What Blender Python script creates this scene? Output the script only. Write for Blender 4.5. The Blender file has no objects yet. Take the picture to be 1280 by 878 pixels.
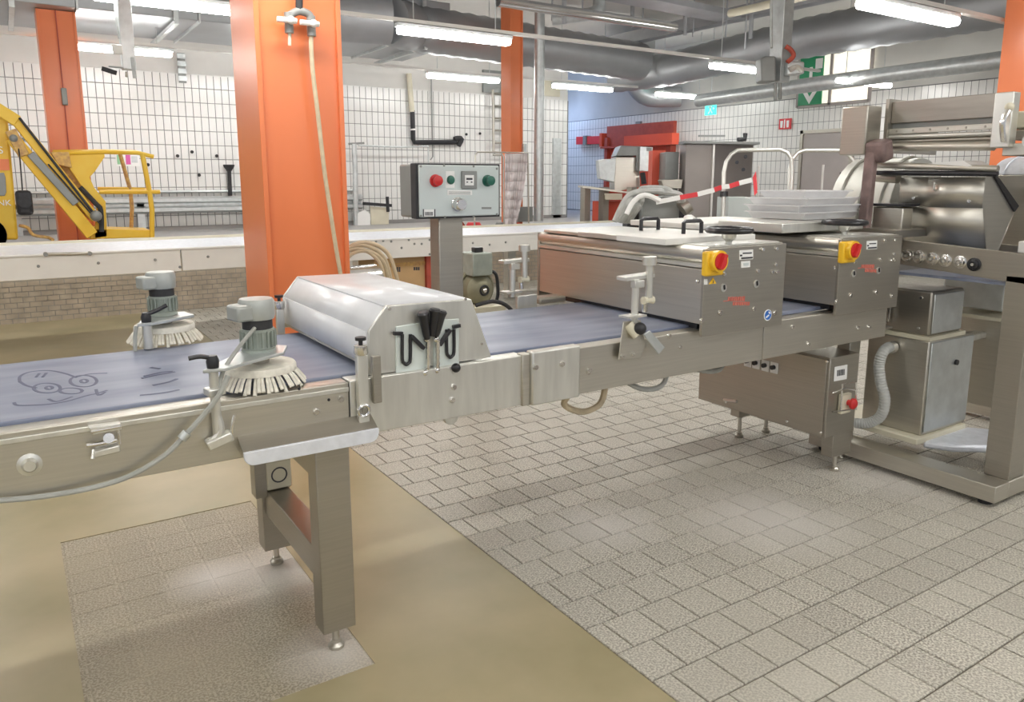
import bpy, bmesh, math, random
from mathutils import Vector, Matrix
random.seed(7)
SC = bpy.context.scene
COL = SC.collection
# ------------------------------------------------------------------ camera
F, CX, CY, HOR, HC = 960.0, 640.0, 398.0, 225.0, 1.6
HEAD = math.radians(57.0)
PIT = math.atan((CY - HOR) / F)
FW = Vector((math.cos(HEAD)*math.cos(PIT), math.sin(HEAD)*math.cos(PIT), -math.sin(PIT)))
RT = Vector((math.sin(HEAD), -math.cos(HEAD), 0))
UP = RT.cross(FW)
CAM = Vector((0, 0, HC))
cd = bpy.data.cameras.new('camera'); cam = bpy.data.objects.new('camera', cd); COL.objects.link(cam)
cd.sensor_width = 36; cd.lens = 36*F/1280; cd.shift_y = -(439-CY)/1280; cd.clip_start = .05
cam.matrix_world = Matrix.Translation(CAM) @ Matrix((RT, UP, -FW)).transposed().to_4x4()
SC.camera = cam
# ------------------------------------------------------------------ world, exposure
w = bpy.data.worlds.new('world'); SC.world = w; w.use_nodes = True
w.node_tree.nodes['Background'].inputs[0].default_value = (.93, .95, 1, 1)
w.node_tree.nodes['Background'].inputs[1].default_value = .26
SC.view_settings.view_transform = 'Standard'; SC.view_settings.look = 'None'
SC.view_settings.exposure = 1.0; SC.view_settings.gamma = 1
LAMP = 20.0        # emission of the fluorescent diffusers
# measuring helpers: a sight line of the photograph met with a real plane of the hall
def ray(x, y): return FW + RT*((x-CX)/F) - UP*((y-CY)/F)
def aX(x, y, v): d = ray(x, y); return CAM + d*(v/d.x)
def aY(x, y, v): d = ray(x, y); return CAM + d*(v/d.y)
def aZ(x, y, v): d = ray(x, y); return CAM + d*((v-HC)/d.z)
def aD(x, y, dist): return CAM + ray(x, y)*dist
def proj(p):
    v = Vector(p) - CAM; z = v.dot(FW)
    if z < .05: return (-9999, -9999, z)
    return (CX + F*v.dot(RT)/z, CY - F*v.dot(UP)/z, z)
# ------------------------------------------------------------------ materials
MT = {}
def mat(name, col, rough=.5, metal=0., var=.12, scale=6., stretch=(1, 1, 1), bump=0., spec=None, trans=0., emit=None, es=0., rvar=0., second=None, sharp=None, alpha=1.):
    m = bpy.data.materials.new(name); m.use_nodes = True; nt = m.node_tree; N = nt.nodes; L = nt.links
    b = N['Principled BSDF']
    tc = N.new('ShaderNodeTexCoord'); mp = N.new('ShaderNodeMapping'); mp.inputs['Scale'].default_value = stretch
    no = N.new('ShaderNodeTexNoise'); no.inputs['Scale'].default_value = scale; no.inputs['Detail'].default_value = 5
    L.new(tc.outputs['Object'], mp.inputs[0]); L.new(mp.outputs[0], no.inputs['Vector'])
    cr = N.new('ShaderNodeValToRGB')
    c2 = second or tuple(min(1, c*(1+var)) for c in col); c1 = col if second else tuple(c*(1-var) for c in col)
    cr.color_ramp.elements[0].position, cr.color_ramp.elements[1].position = sharp or (.3, .7)
    cr.color_ramp.elements[0].color = (*c1, 1); cr.color_ramp.elements[1].color = (*c2, 1)
    L.new(no.outputs[0], cr.inputs[0]); L.new(cr.outputs[0], b.inputs['Base Color'])
    b.inputs['Metallic'].default_value = metal; b.inputs['Roughness'].default_value = rough
    if rvar:
        mr = N.new('ShaderNodeMapRange'); mr.inputs[3].default_value = rough-rvar; mr.inputs[4].default_value = rough+rvar
        L.new(no.outputs[0], mr.inputs[0]); L.new(mr.outputs[0], b.inputs['Roughness'])
    if bump:
        bp = N.new('ShaderNodeBump'); bp.inputs['Strength'].default_value = bump; bp.inputs['Distance'].default_value = .002
        L.new(no.outputs[0], bp.inputs['Height']); L.new(bp.outputs[0], b.inputs['Normal'])
    if spec is not None: b.inputs['Specular IOR Level'].default_value = spec
    if trans: b.inputs['Transmission Weight'].default_value = trans
    if alpha < 1: b.inputs['Alpha'].default_value = alpha
    if emit: b.inputs['Emission Color'].default_value = (*emit, 1); b.inputs['Emission Strength'].default_value = es
    MT[name] = m; return m
mat('steel', (.60, .575, .515), .38, .95, .05, 3, (1, 1, 40), .03, rvar=.06)
mat('steel_dark', (.43, .405, .355), .40, .9, .05, 3, (1, 1, 40), .03, rvar=.06)
mat('steel_light', (.74, .735, .69), .36, .8, .08, 4, (8, 1, 1), .05, rvar=.08)
mat('steel_shiny', (.78, .77, .75), .2, 1., .06, 8)
mat('steel_brown', (.33, .30, .265), .33, .9, .10, 3, (1, 1, 10), .06)
mat('domegrey', (.50, .50, .46), .5, .5, .08, 8)
mat('scaleplate', (.68, .74, .71), .45, .2, .06, 14)
mat('logo_red', (.62, .17, .13), .5, 0, .1, 40)
mat('plaster_dimmed', (.62, .61, .575), .85, 0, .05, 1.5)  # plaster toned down to stand for the weaker light on the right wall
mat('tile_dimmed', (.80, .79, .76), .3, 0, .04, 2)  # wall tile colour lowered too, for the dimmer light on that side
mat('galv', (.62, .65, .65), .42, .75, .10, 12, rvar=.08)
mat('duct', (.43, .445, .46), .48, .7, .07, 2, rvar=.06)
mat('duct_dark', (.43, .44, .46), .5, .6, .1, 2)
mat('drip', (.80, .83, .90), .4, .3, .08, 25)
mat('whitepaint', (.80, .79, .75), .45, 0, .05, 3)
mat('cream', (.70, .66, .52), .5, 0, .06, 5)
mat('plaster', (.76, .75, .72), .8, 0, .04, 2)
mat('ceil', (.66, .64, .61), .85, 0, .05, 1.5)
mat('tilewhite', (.83, .83, .81), .22, 0, .03, 2)
mat('joint', (.20, .20, .20), .9, 0, .2, 5)
mat('orange', (.81, .225, .085), .3, 0, .05, 1.2)
mat('orange_red', (.72, .10, .05), .45, 0, .06, 2)
mat('red', (.62, .03, .03), .35, 0, .06, 8)
mat('red_dull', (.45, .08, .05), .6, 0, .1, 8)
mat('yellow', (.82, .48, .03), .4, 0, .10, 3, second=(.86, .58, .07))
mat('rusty', (.45, .25, .12), .7, 0, .2, 20, second=(.75, .5, .15))
mat('swyellow', (.90, .55, .03), .35, 0, .05, 9)
mat('black', (.022, .022, .026), .32, 0, .2, 30)
mat('blackmatt', (.035, .035, .038), .7, 0, .2, 20)
mat('green', (.02, .13, .09), .35, 0, .1, 20)
mat('olive', (.26, .25, .17), .5, .3, .2, 12)
mat('motorgrey', (.44, .46, .44), .42, .35, .1, 14)
mat('motorgreen', (.36, .40, .36), .45, .3, .14, 14)
mat('panelgrey', (.60, .66, .65), .45, 0, .03, 6)
mat('encl', (.28, .29, .28), .5, .3, .06, 6)
mat('label', (.88, .88, .86), .5, 0, .02, 9)
mat('ink', (.06, .06, .07), .7, 0, .2, 40)
mat('bristle', (.80, .77, .68), .7, 0, .10, 60)
mat('plastic', (.86, .86, .87), .28, 0, .05, 12, alpha=.62)
mat('cover', (.80, .81, .84), .30, 0, .05, 9, (1, 1, 1), .15)
mat('sheet', (.93, .86, .86), .25, 0, .06, 4, alpha=.86)
mat('hose', (.62, .52, .36), .5, 0, .1, 20)
mat('cable', (.42, .43, .40), .55, 0, .1, 20)
mat('conduit', (.50, .51, .49), .5, 0, .1, 15)
mat('brownarm', (.24, .17, .16), .6, .3, .25, 14)
mat('cardboard', (.60, .40, .20), .85, 0, .06, 5)
mat('bluesticker', (.03, .16, .55), .4, 0, .1, 20)
mat('exitgreen', (.02, .5, .38), .4, 0, .05, 9, emit=(.05, .8, .6), es=1.2)
mat('signgreen', (.02, .28, .12), .4, 0, .05, 9)
mat('signred', (.75, .05, .06), .4, 0, .05, 9)
mat('poster_pink', (.75, .15, .45), .6, 0, .05, 9); mat('poster_green', (.3, .6, .35), .6, 0, .05, 9)
mat('doorgrey', (.42, .38, .36), .5, 0, .05, 3)
mat('cabbrown', (.32, .29, .27), .42, .6, .06, 3)
mat('windowglow', (.9, .88, .8), .4, 0, .02, 1, emit=(1, .95, .80), es=.42)
mat('tube', (1, 1, 1), .4, 0, 0, 1, emit=(1, .985, .95), es=LAMP)
mat('epoxy', (.33, .29, .16), .36, 0, .1, 1.3, second=(.52, .44, .28), sharp=(.32, .68), rvar=.08, bump=.06)
mat('epoxy_far', (.35, .28, .18), .45, 0, .1, 1.3)
mat('grout', (.20, .175, .14), .9, 0, .15, 5)
mat('facing', (.58, .50, .40), .6, 0, .15, 6)
mat('plinth', (.30, .29, .28), .7, 0, .1, 2)
mat('platform', (.40, .39, .38), .5, 0, .08, 1)
mat('dough', (.7, .66, .6), .8, 0, .1, 20)
def floor_tile_mat(name, lo, hi, dust, spots=()):
    m = mat(name, lo, .5, 0, .1, 125, second=hi, sharp=(.42, .58), bump=.12); nt = m.node_tree; N = nt.nodes; L = nt.links
    b = N['Principled BSDF']; cr = [n for n in N if n.type == 'VALTORGB'][0]; tc = [n for n in N if n.type == 'TEX_COORD'][0]
    g = N.new('ShaderNodeNewGeometry'); n2 = N.new('ShaderNodeTexNoise'); n2.inputs['Scale'].default_value = 1.1; n2.inputs['Detail'].default_value = 6
    L.new(g.outputs['Position'], n2.inputs['Vector'])
    r2 = N.new('ShaderNodeValToRGB'); r2.color_ramp.elements[0].position = .38; r2.color_ramp.elements[1].position = .72
    r2.color_ramp.elements[0].color = (0, 0, 0, 1); r2.color_ramp.elements[1].color = (.75, .75, .75, 1)
    L.new(n2.outputs[0], r2.inputs[0])
    mx = N.new('ShaderNodeMix'); mx.data_type = 'RGBA'; mx.inputs[7].default_value = (*dust, 1)
    L.new(r2.outputs[0], mx.inputs[0]); L.new(cr.outputs[0], mx.inputs[6])
    out = mx.outputs[2]
    for (sx, sy, sr) in spots:      # spilled flour around the feet of the machines
        vd = N.new('ShaderNodeVectorMath'); vd.operation = 'DISTANCE'; vd.inputs[1].default_value = (sx, sy, 0); L.new(g.outputs['Position'], vd.inputs[0])
        ma = N.new('ShaderNodeMath'); ma.operation = 'MULTIPLY_ADD'; L.new(n2.outputs[0], ma.inputs[0]); ma.inputs[1].default_value = -.9*sr; L.new(vd.outputs['Value'], ma.inputs[2])
        r3 = N.new('ShaderNodeMapRange'); r3.inputs[1].default_value = -.35*sr; r3.inputs[2].default_value = .5*sr; r3.inputs[3].default_value = .7; r3.inputs[4].default_value = 0
        L.new(ma.outputs[0], r3.inputs[0]); m2 = N.new('ShaderNodeMix'); m2.data_type = 'RGBA'; m2.inputs[7].default_value = (.74, .71, .67, 1)
        L.new(r3.outputs[0], m2.inputs[0]); L.new(out, m2.inputs[6]); out = m2.outputs[2]
    oi = N.new('ShaderNodeObjectInfo'); mr = N.new('ShaderNodeMapRange'); mr.inputs[3].default_value = .955; mr.inputs[4].default_value = 1.05
    L.new(oi.outputs['Random'], mr.inputs[0])
    hs = N.new('ShaderNodeHueSaturation'); L.new(mr.outputs[0], hs.inputs['Value']); L.new(out, hs.inputs['Color'])
    L.new(hs.outputs[0], b.inputs['Base Color'])
    return m
floor_tile_mat('floortile', (.315, .295, .25), (.70, .67, .59), (.51, .485, .42), [(2.9, 2.25, .5), (3.9, 2.2, .45), (2.2, 2.6, .35)])
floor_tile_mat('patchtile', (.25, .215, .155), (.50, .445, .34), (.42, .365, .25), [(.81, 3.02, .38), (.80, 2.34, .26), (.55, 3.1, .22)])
def belt_mat():
    m = mat('belt', (.175, .205, .295), .42, 0, .1, 2.2, (1, 5, 1), second=(.30, .33, .42), sharp=(.3, .75)); return m
belt_mat()
mat('doodle', (.085, .10, .17), .5, 0, .1, 30)
# ------------------------------------------------------------------ mesh builder
class MB:
    def __init__(s): s.v = []; s.f = []
    def add(s, vs, fs):
        o = len(s.v); s.v += [Vector(p) for p in vs]; s.f += [tuple(i+o for i in q) for q in fs]; return s
    def box(s, x0, x1, y0, y1, z0, z1):
        return s.add([(x0,y0,z0),(x1,y0,z0),(x1,y1,z0),(x0,y1,z0),(x0,y0,z1),(x1,y0,z1),(x1,y1,z1),(x0,y1,z1)],
                     [(0,3,2,1),(4,5,6,7),(0,1,5,4),(1,2,6,5),(2,3,7,6),(3,0,4,7)])
    def obox(s, c, d, ax, ay=None, az=None):      # centre, sizes, x axis, y axis
        ax = Vector(ax).normalized(); az0 = Vector(az) if az else Vector((0, 0, 1))
        ay = Vector(ay).normalized() if ay else az0.cross(ax).normalized(); a3 = ax.cross(ay).normalized(); ay = a3.cross(ax)
        c = Vector(c); vs = []
        for k in (-.5, .5):
            for i, j in ((-.5,-.5),(.5,-.5),(.5,.5),(-.5,.5)): vs.append(c + ax*d[0]*i + ay*d[1]*j + a3*d[2]*k)
        return s.add(vs, [(0,3,2,1),(4,5,6,7),(0,1,5,4),(1,2,6,5),(2,3,7,6),(3,0,4,7)])
    def bar(s, a, b, wd, ht):
        a = Vector(a); b = Vector(b); d = b-a; az = Vector((0,0,1)) if abs(d.normalized().z) < .95 else Vector((0,1,0))
        return s.obox((a+b)/2, (d.length, wd, ht), d, az=az)
    def cyl(s, a, b, r, n=14, r2=None):
        return s.lathe(a, Vector(b)-Vector(a), [(0, 0), (r, 0), (r if r2 is None else r2, 1), (0, 1)], n, unit=True)
    def lathe(s, c, axis, prof, n=16, unit=False):
        c = Vector(c); ax = Vector(axis); Ln = ax.length if unit else 1.; ax = ax.normalized()
        t = Vector((1,0,0)) if abs(ax.x) < .8 else Vector((0,1,0)); u = ax.cross(t).normalized(); v = ax.cross(u)
        vs = []; fs = []; rings = []
        for r, h in prof:
            if r < 1e-6: rings.append([len(vs)]); vs.append(c + ax*h*Ln)
            else:
                rings.append(list(range(len(vs), len(vs)+n)))
                for k in range(n): a = 2*math.pi*k/n; vs.append(c + ax*h*Ln + (u*math.cos(a) + v*math.sin(a))*r)
        for A, B in zip(rings, rings[1:]):
            for k in range(n):
                k2 = (k+1) % n
                if len(A) == 1 and len(B) == 1: continue
                if len(A) == 1: fs.append((A[0], B[k2], B[k]))
                elif len(B) == 1: fs.append((A[k], A[k2], B[0]))
                else: fs.append((A[k], A[k2], B[k2], B[k]))
        return s.add(vs, fs)
    def ball(s, c, r, n=14, m=8, sq=1.):
        return s.lathe(c, (0,0,1), [(r*math.sin(math.pi*i/m), -r*sq*math.cos(math.pi*i/m)) for i in range(m+1)], n)
    def torus(s, c, axis, R, r, n=28, m=8):
        return s.lathe(c, axis, [(R+r*math.cos(2*math.pi*i/m), r*math.sin(2*math.pi*i/m)) for i in range(m+1)], n)
    def tube(s, pts, r, n=8, smooth=0, ring=0.):
        P = [Vector(p) for p in pts]
        if smooth:
            Q = []
            for i in range(len(P)-1):
                p0 = P[max(i-1,0)]; p1 = P[i]; p2 = P[i+1]; p3 = P[min(i+2,len(P)-1)]
                for k in range(smooth):
                    t = k/smooth
                    Q.append(.5*((2*p1)+(p2-p0)*t+(2*p0-5*p1+4*p2-p3)*t*t+(3*p1-p0-3*p2+p3)*t**3))
            P = Q+[P[-1]]
        T = []
        for i in range(len(P)):
            d = P[min(i+1,len(P)-1)] - P[max(i-1,0)]; T.append(d.normalized())
        u = T[0].cross(Vector((0,0,1)));  u = u if u.length > .05 else T[0].cross(Vector((1,0,0))); u.normalize()
        vs = []; fs = []
        for i, p in enumerate(P):
            u = (u - T[i]*u.dot(T[i])).normalized(); v = T[i].cross(u)
            rr = r*(1+(ring if i % 2 else 0))
            for k in range(n): a = 2*math.pi*k/n; vs.append(p + (u*math.cos(a)+v*math.sin(a))*rr)
        for i in range(len(P)-1):
            for k in range(n): k2 = (k+1) % n; fs.append((i*n+k, i*n+k2, (i+1)*n+k2, (i+1)*n+k))
        fs.append(tuple(range(n-1,-1,-1))); fs.append(tuple(range((len(P)-1)*n, len(P)*n)))
        return s.add(vs, fs)
    def prism(s, poly, vec):
        n = len(poly); a = [Vector(p) for p in poly]; vec = Vector(vec)
        nr = sum(((a[i]-a[0]).cross(a[(i+1) % n]-a[0]) for i in range(n)), Vector())
        if nr.dot(vec) > 0: a.reverse()
        return s.add(a + [p+vec for p in a], [tuple(range(n))] + [tuple(range(2*n-1, n-1, -1))] + [(i, i+n, (i+1) % n+n, (i+1) % n) for i in range(n)])
    def disc(s, c, axis, r, t, n=20): c = Vector(c); return s.cyl(c, c+Vector(axis).normalized()*t, r, n)
    def ob(s, name, m, parent=None, bev=0., seg=2, label=None, kind=None, origin=None):
        me = bpy.data.meshes.new(name); o0 = Vector(origin) if origin else Vector((0,0,0))
        me.from_pydata([tuple(p-o0) for p in s.v], [], s.f); me.validate()
        bm = bmesh.new(); bm.from_mesh(me); bmesh.ops.recalc_face_normals(bm, faces=bm.faces); bm.to_mesh(me); bm.free()
        me.shade_smooth(); me.set_sharp_from_angle(angle=math.radians(38))
        me.materials.append(MT[m]); o = bpy.data.objects.new(name, me); COL.objects.link(o); o.location = o0
        if parent: setp(o, parent)
        if bev:
            md = o.modifiers.new('edge', 'BEVEL'); md.width = bev; md.segments = seg; md.limit_method = 'ANGLE'; md.angle_limit = math.radians(40)
        if label: o['label'] = label
        if kind: o['kind'] = kind
        return o
BASE = {}
def setp(o, p):
    o.parent = p; o.matrix_parent_inverse = Matrix.Translation(-BASE.get(p.name, Vector((0,0,0))))
def tag(o, label, cat, group=None):
    o['label'] = label; o['category'] = cat
    if group: o['group'] = group
    return o
def thing(name, label, cat, loc, group=None):
    o = bpy.data.objects.new(name, None); o.empty_display_size = .1; COL.objects.link(o); o.location = loc; BASE[o.name] = Vector(loc)
    return tag(o, label, cat, group)
def single(mb, name, m, label, cat, group=None, bev=0.):
    zs = [p.z for p in mb.v]; c = sum(mb.v, Vector())/len(mb.v); c.z = min(zs)
    return tag(mb.ob(name, m, None, bev, origin=c), label, cat, group)
def dup(root, off, label=None):
    r = root.copy(); COL.objects.link(r); r.location = root.location + Vector(off); BASE[r.name] = Vector(r.location)
    if label: r['label'] = label
    for ch in list(root.children):
        c = ch.copy(); COL.objects.link(c); c.parent = r; c.matrix_parent_inverse = ch.matrix_parent_inverse.copy()
        for g in list(ch.children):
            d = g.copy(); COL.objects.link(d); d.parent = c; d.matrix_parent_inverse = g.matrix_parent_inverse.copy()
    return r
def copyat(o, loc, parent=None):
    c = o.copy(); COL.objects.link(c)
    if parent is not None: setp(c, parent)
    c.location = loc; return c
def struct(o): o['kind'] = 'structure'; return o
def B(*a): return MB().box(*a)
# a screw head, copied as a part wherever the photo shows one
def bolts(parent, pts, axis, r=.011, h=.008, m='steel_shiny', name='bolt'):
    first = None
    for p in pts:
        if first is None:
            first = MB().lathe((0,0,0), axis, [(0,0),(r,0),(r,h*.5),(r*.75,h),(0,h)], 10).ob(name, m, None)
            setp(first, parent); first.location = p
        else: copyat(first, p, parent)
# ================================================================== SETTING
WY, WX, CZ, PLZ = 14.8, 14.2, 4.85, .72
floor = struct(B(-9, 15, -6, 22, -.12, -.007).ob('floor', 'grout'))
# individual floor tiles: the 300 that show largest; the rest is one part
tiles = []
TX, TY = .165, .1745
def tproto(name, m, tx, ty):
    g = .0066; c = .002; a = tx/2-g/2; b = ty/2-g/2; mb = MB()
    mb.add([(-a,-b,-.02),(a,-b,-.02),(a,b,-.02),(-a,b,-.02),(-a,-b,-c),(a,-b,-c),(a,b,-c),(-a,b,-c),(-a+c,-b+c,0),(a-c,-b+c,0),(a-c,b-c,0),(-a+c,b-c,0)],
           [(0,1,5,4),(1,2,6,5),(2,3,7,6),(3,0,4,7),(4,5,9,8),(5,6,10,9),(6,7,11,10),(7,4,8,11),(8,9,10,11)])
    return mb, mb.ob(name, m, None)
pmb, ptile = tproto('tile', 'floortile', TX, TY)
qmb, qtile = tproto('tile', 'patchtile', TX, TY)
for r in range(-8, 77):
    y = 1.459 + TY*(r+.5)
    for k in range(-6, 78):
        x = 1.928 + TX*(k+.5) + (0 if r % 2 == 1 else .0825)
        if y > 10.2 or x+TX/2 < 1.6+.03: continue
        if y > 7.4 and x > 9.7: continue
        if x < -.8 or x > 13.6: continue
        px, py, z = proj((x, y, 0))
        if z < .25 or px < -300 or px > 3200: continue
        inview = -20 < px < 1300 and py < 900
        tiles.append((-(1/z**3) if inview else 9., x, y))
tiles.sort()
NPATCH = 0
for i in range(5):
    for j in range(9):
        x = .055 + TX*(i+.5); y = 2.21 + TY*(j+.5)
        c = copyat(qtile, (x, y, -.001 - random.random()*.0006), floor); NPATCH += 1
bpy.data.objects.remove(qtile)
far = MB()
for n, (k, x, y) in enumerate(tiles):
    if x-TX/2 < 1.598:
        cw = x+TX/2-1.6; cm, co = tproto('tile', 'floortile', cw, TY); co.location = (1.6+cw/2, y, 0); setp(co, floor); continue
    if n < 300-NPATCH-70: copyat(ptile, (x, y, -random.random()*.0012), floor)
    else: far.add([p+Vector((x, y, -random.random()*.001)) for p in pmb.v], pmb.f[4:])
bpy.data.objects.remove(ptile)
far.ob('distant_tiles', 'floortile', floor, kind='stuff')
ep = MB()
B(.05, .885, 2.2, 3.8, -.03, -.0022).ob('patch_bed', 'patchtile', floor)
ep.box(-9, .05, -6, 10.2, -.03, .0012); ep.box(.885, 1.595, -6, 10.2, -.03, .0012); ep.box(.05, .885, -6, 2.205, -.03, .0012); ep.box(.05, .885, 3.79, 10.2, -.03, .0012)
ep.ob('resin_coating', 'epoxy', floor, label='glossy beige brown resin coating on the floor')
struct(B(-9, 15, -6, 22, CZ, CZ+.1).ob('ceiling', 'ceil'))
# back wall with glazed upright tiles
wb = struct(B(-9, 11.18, WY+.03, WY+.3, 0, CZ).ob('wall_back', 'plaster'))
B(-9, 11.18, WY, WY+.03, PLZ, 3.41).ob('joint_bed', 'joint', wb)
tw, th, tg = .125, .25, .0085
cand = []
for i in range(-16, 90):
    for j in range(11):
        x = i*tw+.03; z = PLZ + .02 + j*.245
        if x+tw > 11.17: continue
        px, py, d = proj((x, WY, z)); cand.append((0 if (0 < px < 285 and 90 < py < 300) else 1 if (425 < px < 640 and py < 285) else 2, d, x, z))
cand.sort()
def wtile(dx, dz): return MB().add([(0,0,0),(dx,0,0),(dx,0,dz),(0,0,dz),(.004,-.008,.004),(dx-.004,-.008,.004),(dx-.004,-.008,dz-.004),(.004,-.008,dz-.004)], [(4,5,6,7),(0,1,5,4),(1,2,6,5),(2,3,7,6),(3,0,4,7)])
wp = wtile(tw-tg, .245-tg); pw = wp.ob('wall_tile', 'tilewhite'); rest = MB()
for n, (a, d, x, z) in enumerate(cand):
    if n < 300: copyat(pw, (x, WY, z), wb)
    else: rest.add([p+Vector((x, WY, z)) for p in wp.v], wp.f)
bpy.data.objects.remove(pw)
rest.ob('distant_wall_tiles', 'tilewhite', wb, kind='stuff')
# right wall, parallel to the line of sight of the machines
wr = struct(B(WX+.03, WX+.3, -6, 22, 0, CZ).ob('wall_right', 'plaster_dimmed'))
B(WX, WX+.03, 2, 22, PLZ, 3.3).ob('joint_bed', 'joint', wr)
rest = MB()
for i in range(0, 152):
    for j in range(10):
        y = 3+i*tw; z = PLZ+.02+j*.255
        rest.add([(WX-.008, y, z), (WX-.008, y+tw-tg, z), (WX-.008, y+tw-tg, z+.255-tg), (WX-.008, y, z+.255-tg)], [(3,2,1,0)])
rest.ob('wall_tiles', 'tile_dimmed', wr, kind='stuff')
struct(B(11.18, 15, 21.7, 22, 0, CZ).ob('wall_corridor', 'plaster'))
struct(B(11.1, 11.2, WY+.3, 21.8, 0, CZ).ob('wall_return', 'plaster'))
struct(B(-9, 11.1, WY-.06, WY, PLZ-.004, PLZ+.07).ob('baseboard_back', 'plinth'))
PY0 = 10.2
pf = MB().box(-9, WX, PY0, 22, 0, PLZ-.004); pf.box(9.6, WX, 7.5, PY0, 0, PLZ-.004); pfo = struct(pf.ob('trim_1', 'platform'))
fb = MB(); bw, bh = .12, .06
for j in range(12):
    for i in range(92):
        x = -1.4+i*bw+(bw/2 if j % 2 else 0); fb.add([(x, PY0-.006, j*bh), (x+bw-.007, PY0-.006, j*bh), (x+bw-.007, PY0-.006, j*bh+bh-.006), (x, PY0-.006, j*bh+bh-.006)], [(0,1,2,3)])
fb.ob('facing_bricks', 'facing', pfo, kind='stuff')
struct(B(10.72, 10.95, WY-.06, WY, PLZ, 2.55).ob('trim_2', 'galv'))      # grey steel corner guard
# window with light behind, doors in the right wall
p0, p1 = aX(1000, 132, WX-.02), aX(1092, 63, WX-.02)
wi = struct(B(WX-.03, WX, p1.y, p0.y+.05, 3.12, 4.15).ob('window_1', 'windowglow'))
fr = MB()
for yy in (p1.y, (p0.y*.55+p1.y*.45), p0.y+.05): fr.box(WX-.06, WX-.02, yy-.03, yy+.03, 3.1, 4.17)
fr.box(WX-.06, WX-.02, p1.y, p0.y+.05, 3.08, 3.14); fr.ob('window_frame', 'doorgrey', wi)
dr = struct(B(WX-.05, WX, 9.45, 10.55, PLZ, 2.55).ob('door_1', 'doorgrey', bev=.01))
f2 = MB(); f2.box(WX-.07, WX-.01, 10.55, 10.62, PLZ, 2.62); f2.box(WX-.07, WX-.01, 9.38, 9.45, PLZ, 2.62); f2.box(WX-.07, WX-.01, 9.38, 10.62, 2.55, 2.62)
f2.ob('door_frame', 'steel_dark', dr); B(WX-.1, WX-.05, 9.55, 9.6, 1.7, 1.75).ob('door_handle', 'blackmatt', dr)
a, b = aX(766, 180, WX), aX(840, 180, WX)
dr = struct(B(WX-.06, WX, b.y, a.y, PLZ, 2.45).ob('door_2', 'orange_red'))
fr = MB(); fr.box(WX-.35, WX, b.y-.15, a.y+.12, 2.45, 2.5); fr.box(WX-.2, WX, a.y, a.y+.12, PLZ, 2.75); fr.box(WX-.2, WX, b.y-.15, b.y, PLZ, 2.75); fr.box(WX-.12, WX, b.y-.15, a.y+.12, 2.5, 3.05)
fr.ob('door_frame', 'red_dull', dr)
B(WX-.6, WX-.36, b.y-.6, (a.y+b.y)/2, 2.45, 2.72).ob('shutter_box', 'orange_red', dr)
# ================================================================== ceiling services
def tube_light(c, n, label, L=1.48):
    t = thing('strip_light', label, 'light', c, 'fluorescent strip lights under the ceiling')
    x, y, z = c
    MB().prism([(x-L/2, y-.055, z-.04), (x-L/2, y+.055, z-.04), (x-L/2, y+.075, z), (x-L/2, y+.06, z+.035), (x-L/2, y-.06, z+.035), (x-L/2, y-.075, z)], (L, 0, 0)).ob('diffuser', 'tube', t, .015)
    B(x-L/2-.03, x+L/2+.03, y-.05, y+.05, z+.035, z+.075).ob('housing', 'galv', t)
    rod = MB()
    for dx in (-.55, .55): rod.cyl((x+dx, y, z+.07), (x+dx, y, CZ), .006, 6)
    rod.ob('hanger', 'galv', t)
    return t
ROW1, ROW2, ROW3, LZ = 4.2, 8.35, 12.8, 3.27
first = tube_light((0, 0, LZ), 0, 'x')
def place(x, y, lab, z=LZ): return dup(first, (x, y, z-LZ), lab)
for px, lab in ((225, 'bright fluorescent strip light beside the large orange column'), (570, 'fluorescent strip light in front of the round spiral duct'), (932, 'short looking strip light beside the hanging grey box'), (1081, 'strip light below the lit window with the green sign')):
    y0 = 5 if px == 225 else 47 if px == 570 else 89 if px == 932 else 100
    p = aY(px, y0, ROW2); place(p.x, ROW2, lab, LZ)
for x in (-1.47,): place(x, ROW2, 'fluorescent strip light overhead out of view', LZ); place(x, ROW3, 'fluorescent strip light overhead out of view', 3.44); place(3.95, ROW3, 'strip light hidden behind the large orange column', 3.44)
for px, y0, lab in ((145, 61, 'strip light behind the left hanging pole near the orange red column'), (580, 100, 'strip light above the wall ladder'), (729, 110, 'strip light over the red wall bracket'), (852, 119, 'strip light next to the small green exit sign')):
    p = aY(px, y0, ROW3); place(p.x, ROW3, lab, 3.44)
p = aY(1138, 17, ROW1); place(p.x, ROW1, 'large near strip light at the top beside the orange column', 3.09)
for x in (-2.1, .95, 4.0): place(x, ROW1, 'fluorescent strip light overhead out of view', 3.09)
for x in (-5.1, -2.1, .95, 4.0, 7.0): place(x, .1, 'fluorescent strip light overhead out of view', 3.2)
for x in (-2.1, .95, 4.0, 7.0): place(x, -3.9, 'fluorescent strip light overhead out of view', 3.2)
bpy.data.objects.remove(first.children[0]); 
for c in list(first.children): bpy.data.objects.remove(c)
bpy.data.objects.remove(first)
cl = tube_light((12.9, 18.6, 3.9), 0, 'added unseen strip light tinting the wall beyond the white wall blue', 1.5)
cl['group'] = 'added corridor light'
ct = mat('tube_blue', (1, 1, 1), .4, 0, 0, 1, emit=(.45, .62, 1), es=LAMP*1.6); cl.children[0].data.materials[0] = ct  # unseen bluish lamp, added only to throw a blue tint on the wall
rail = MB()
for Y, z in ((ROW2, LZ+.09), (ROW3, 3.53), (ROW1, 3.18)):
    rail.box(-4, 11.5, Y-.03, Y+.03, z, z+.04)
single(rail, 'light_rail', 'whitepaint', 'thin pale conduit rails carrying the strip lights', 'rail')
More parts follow.
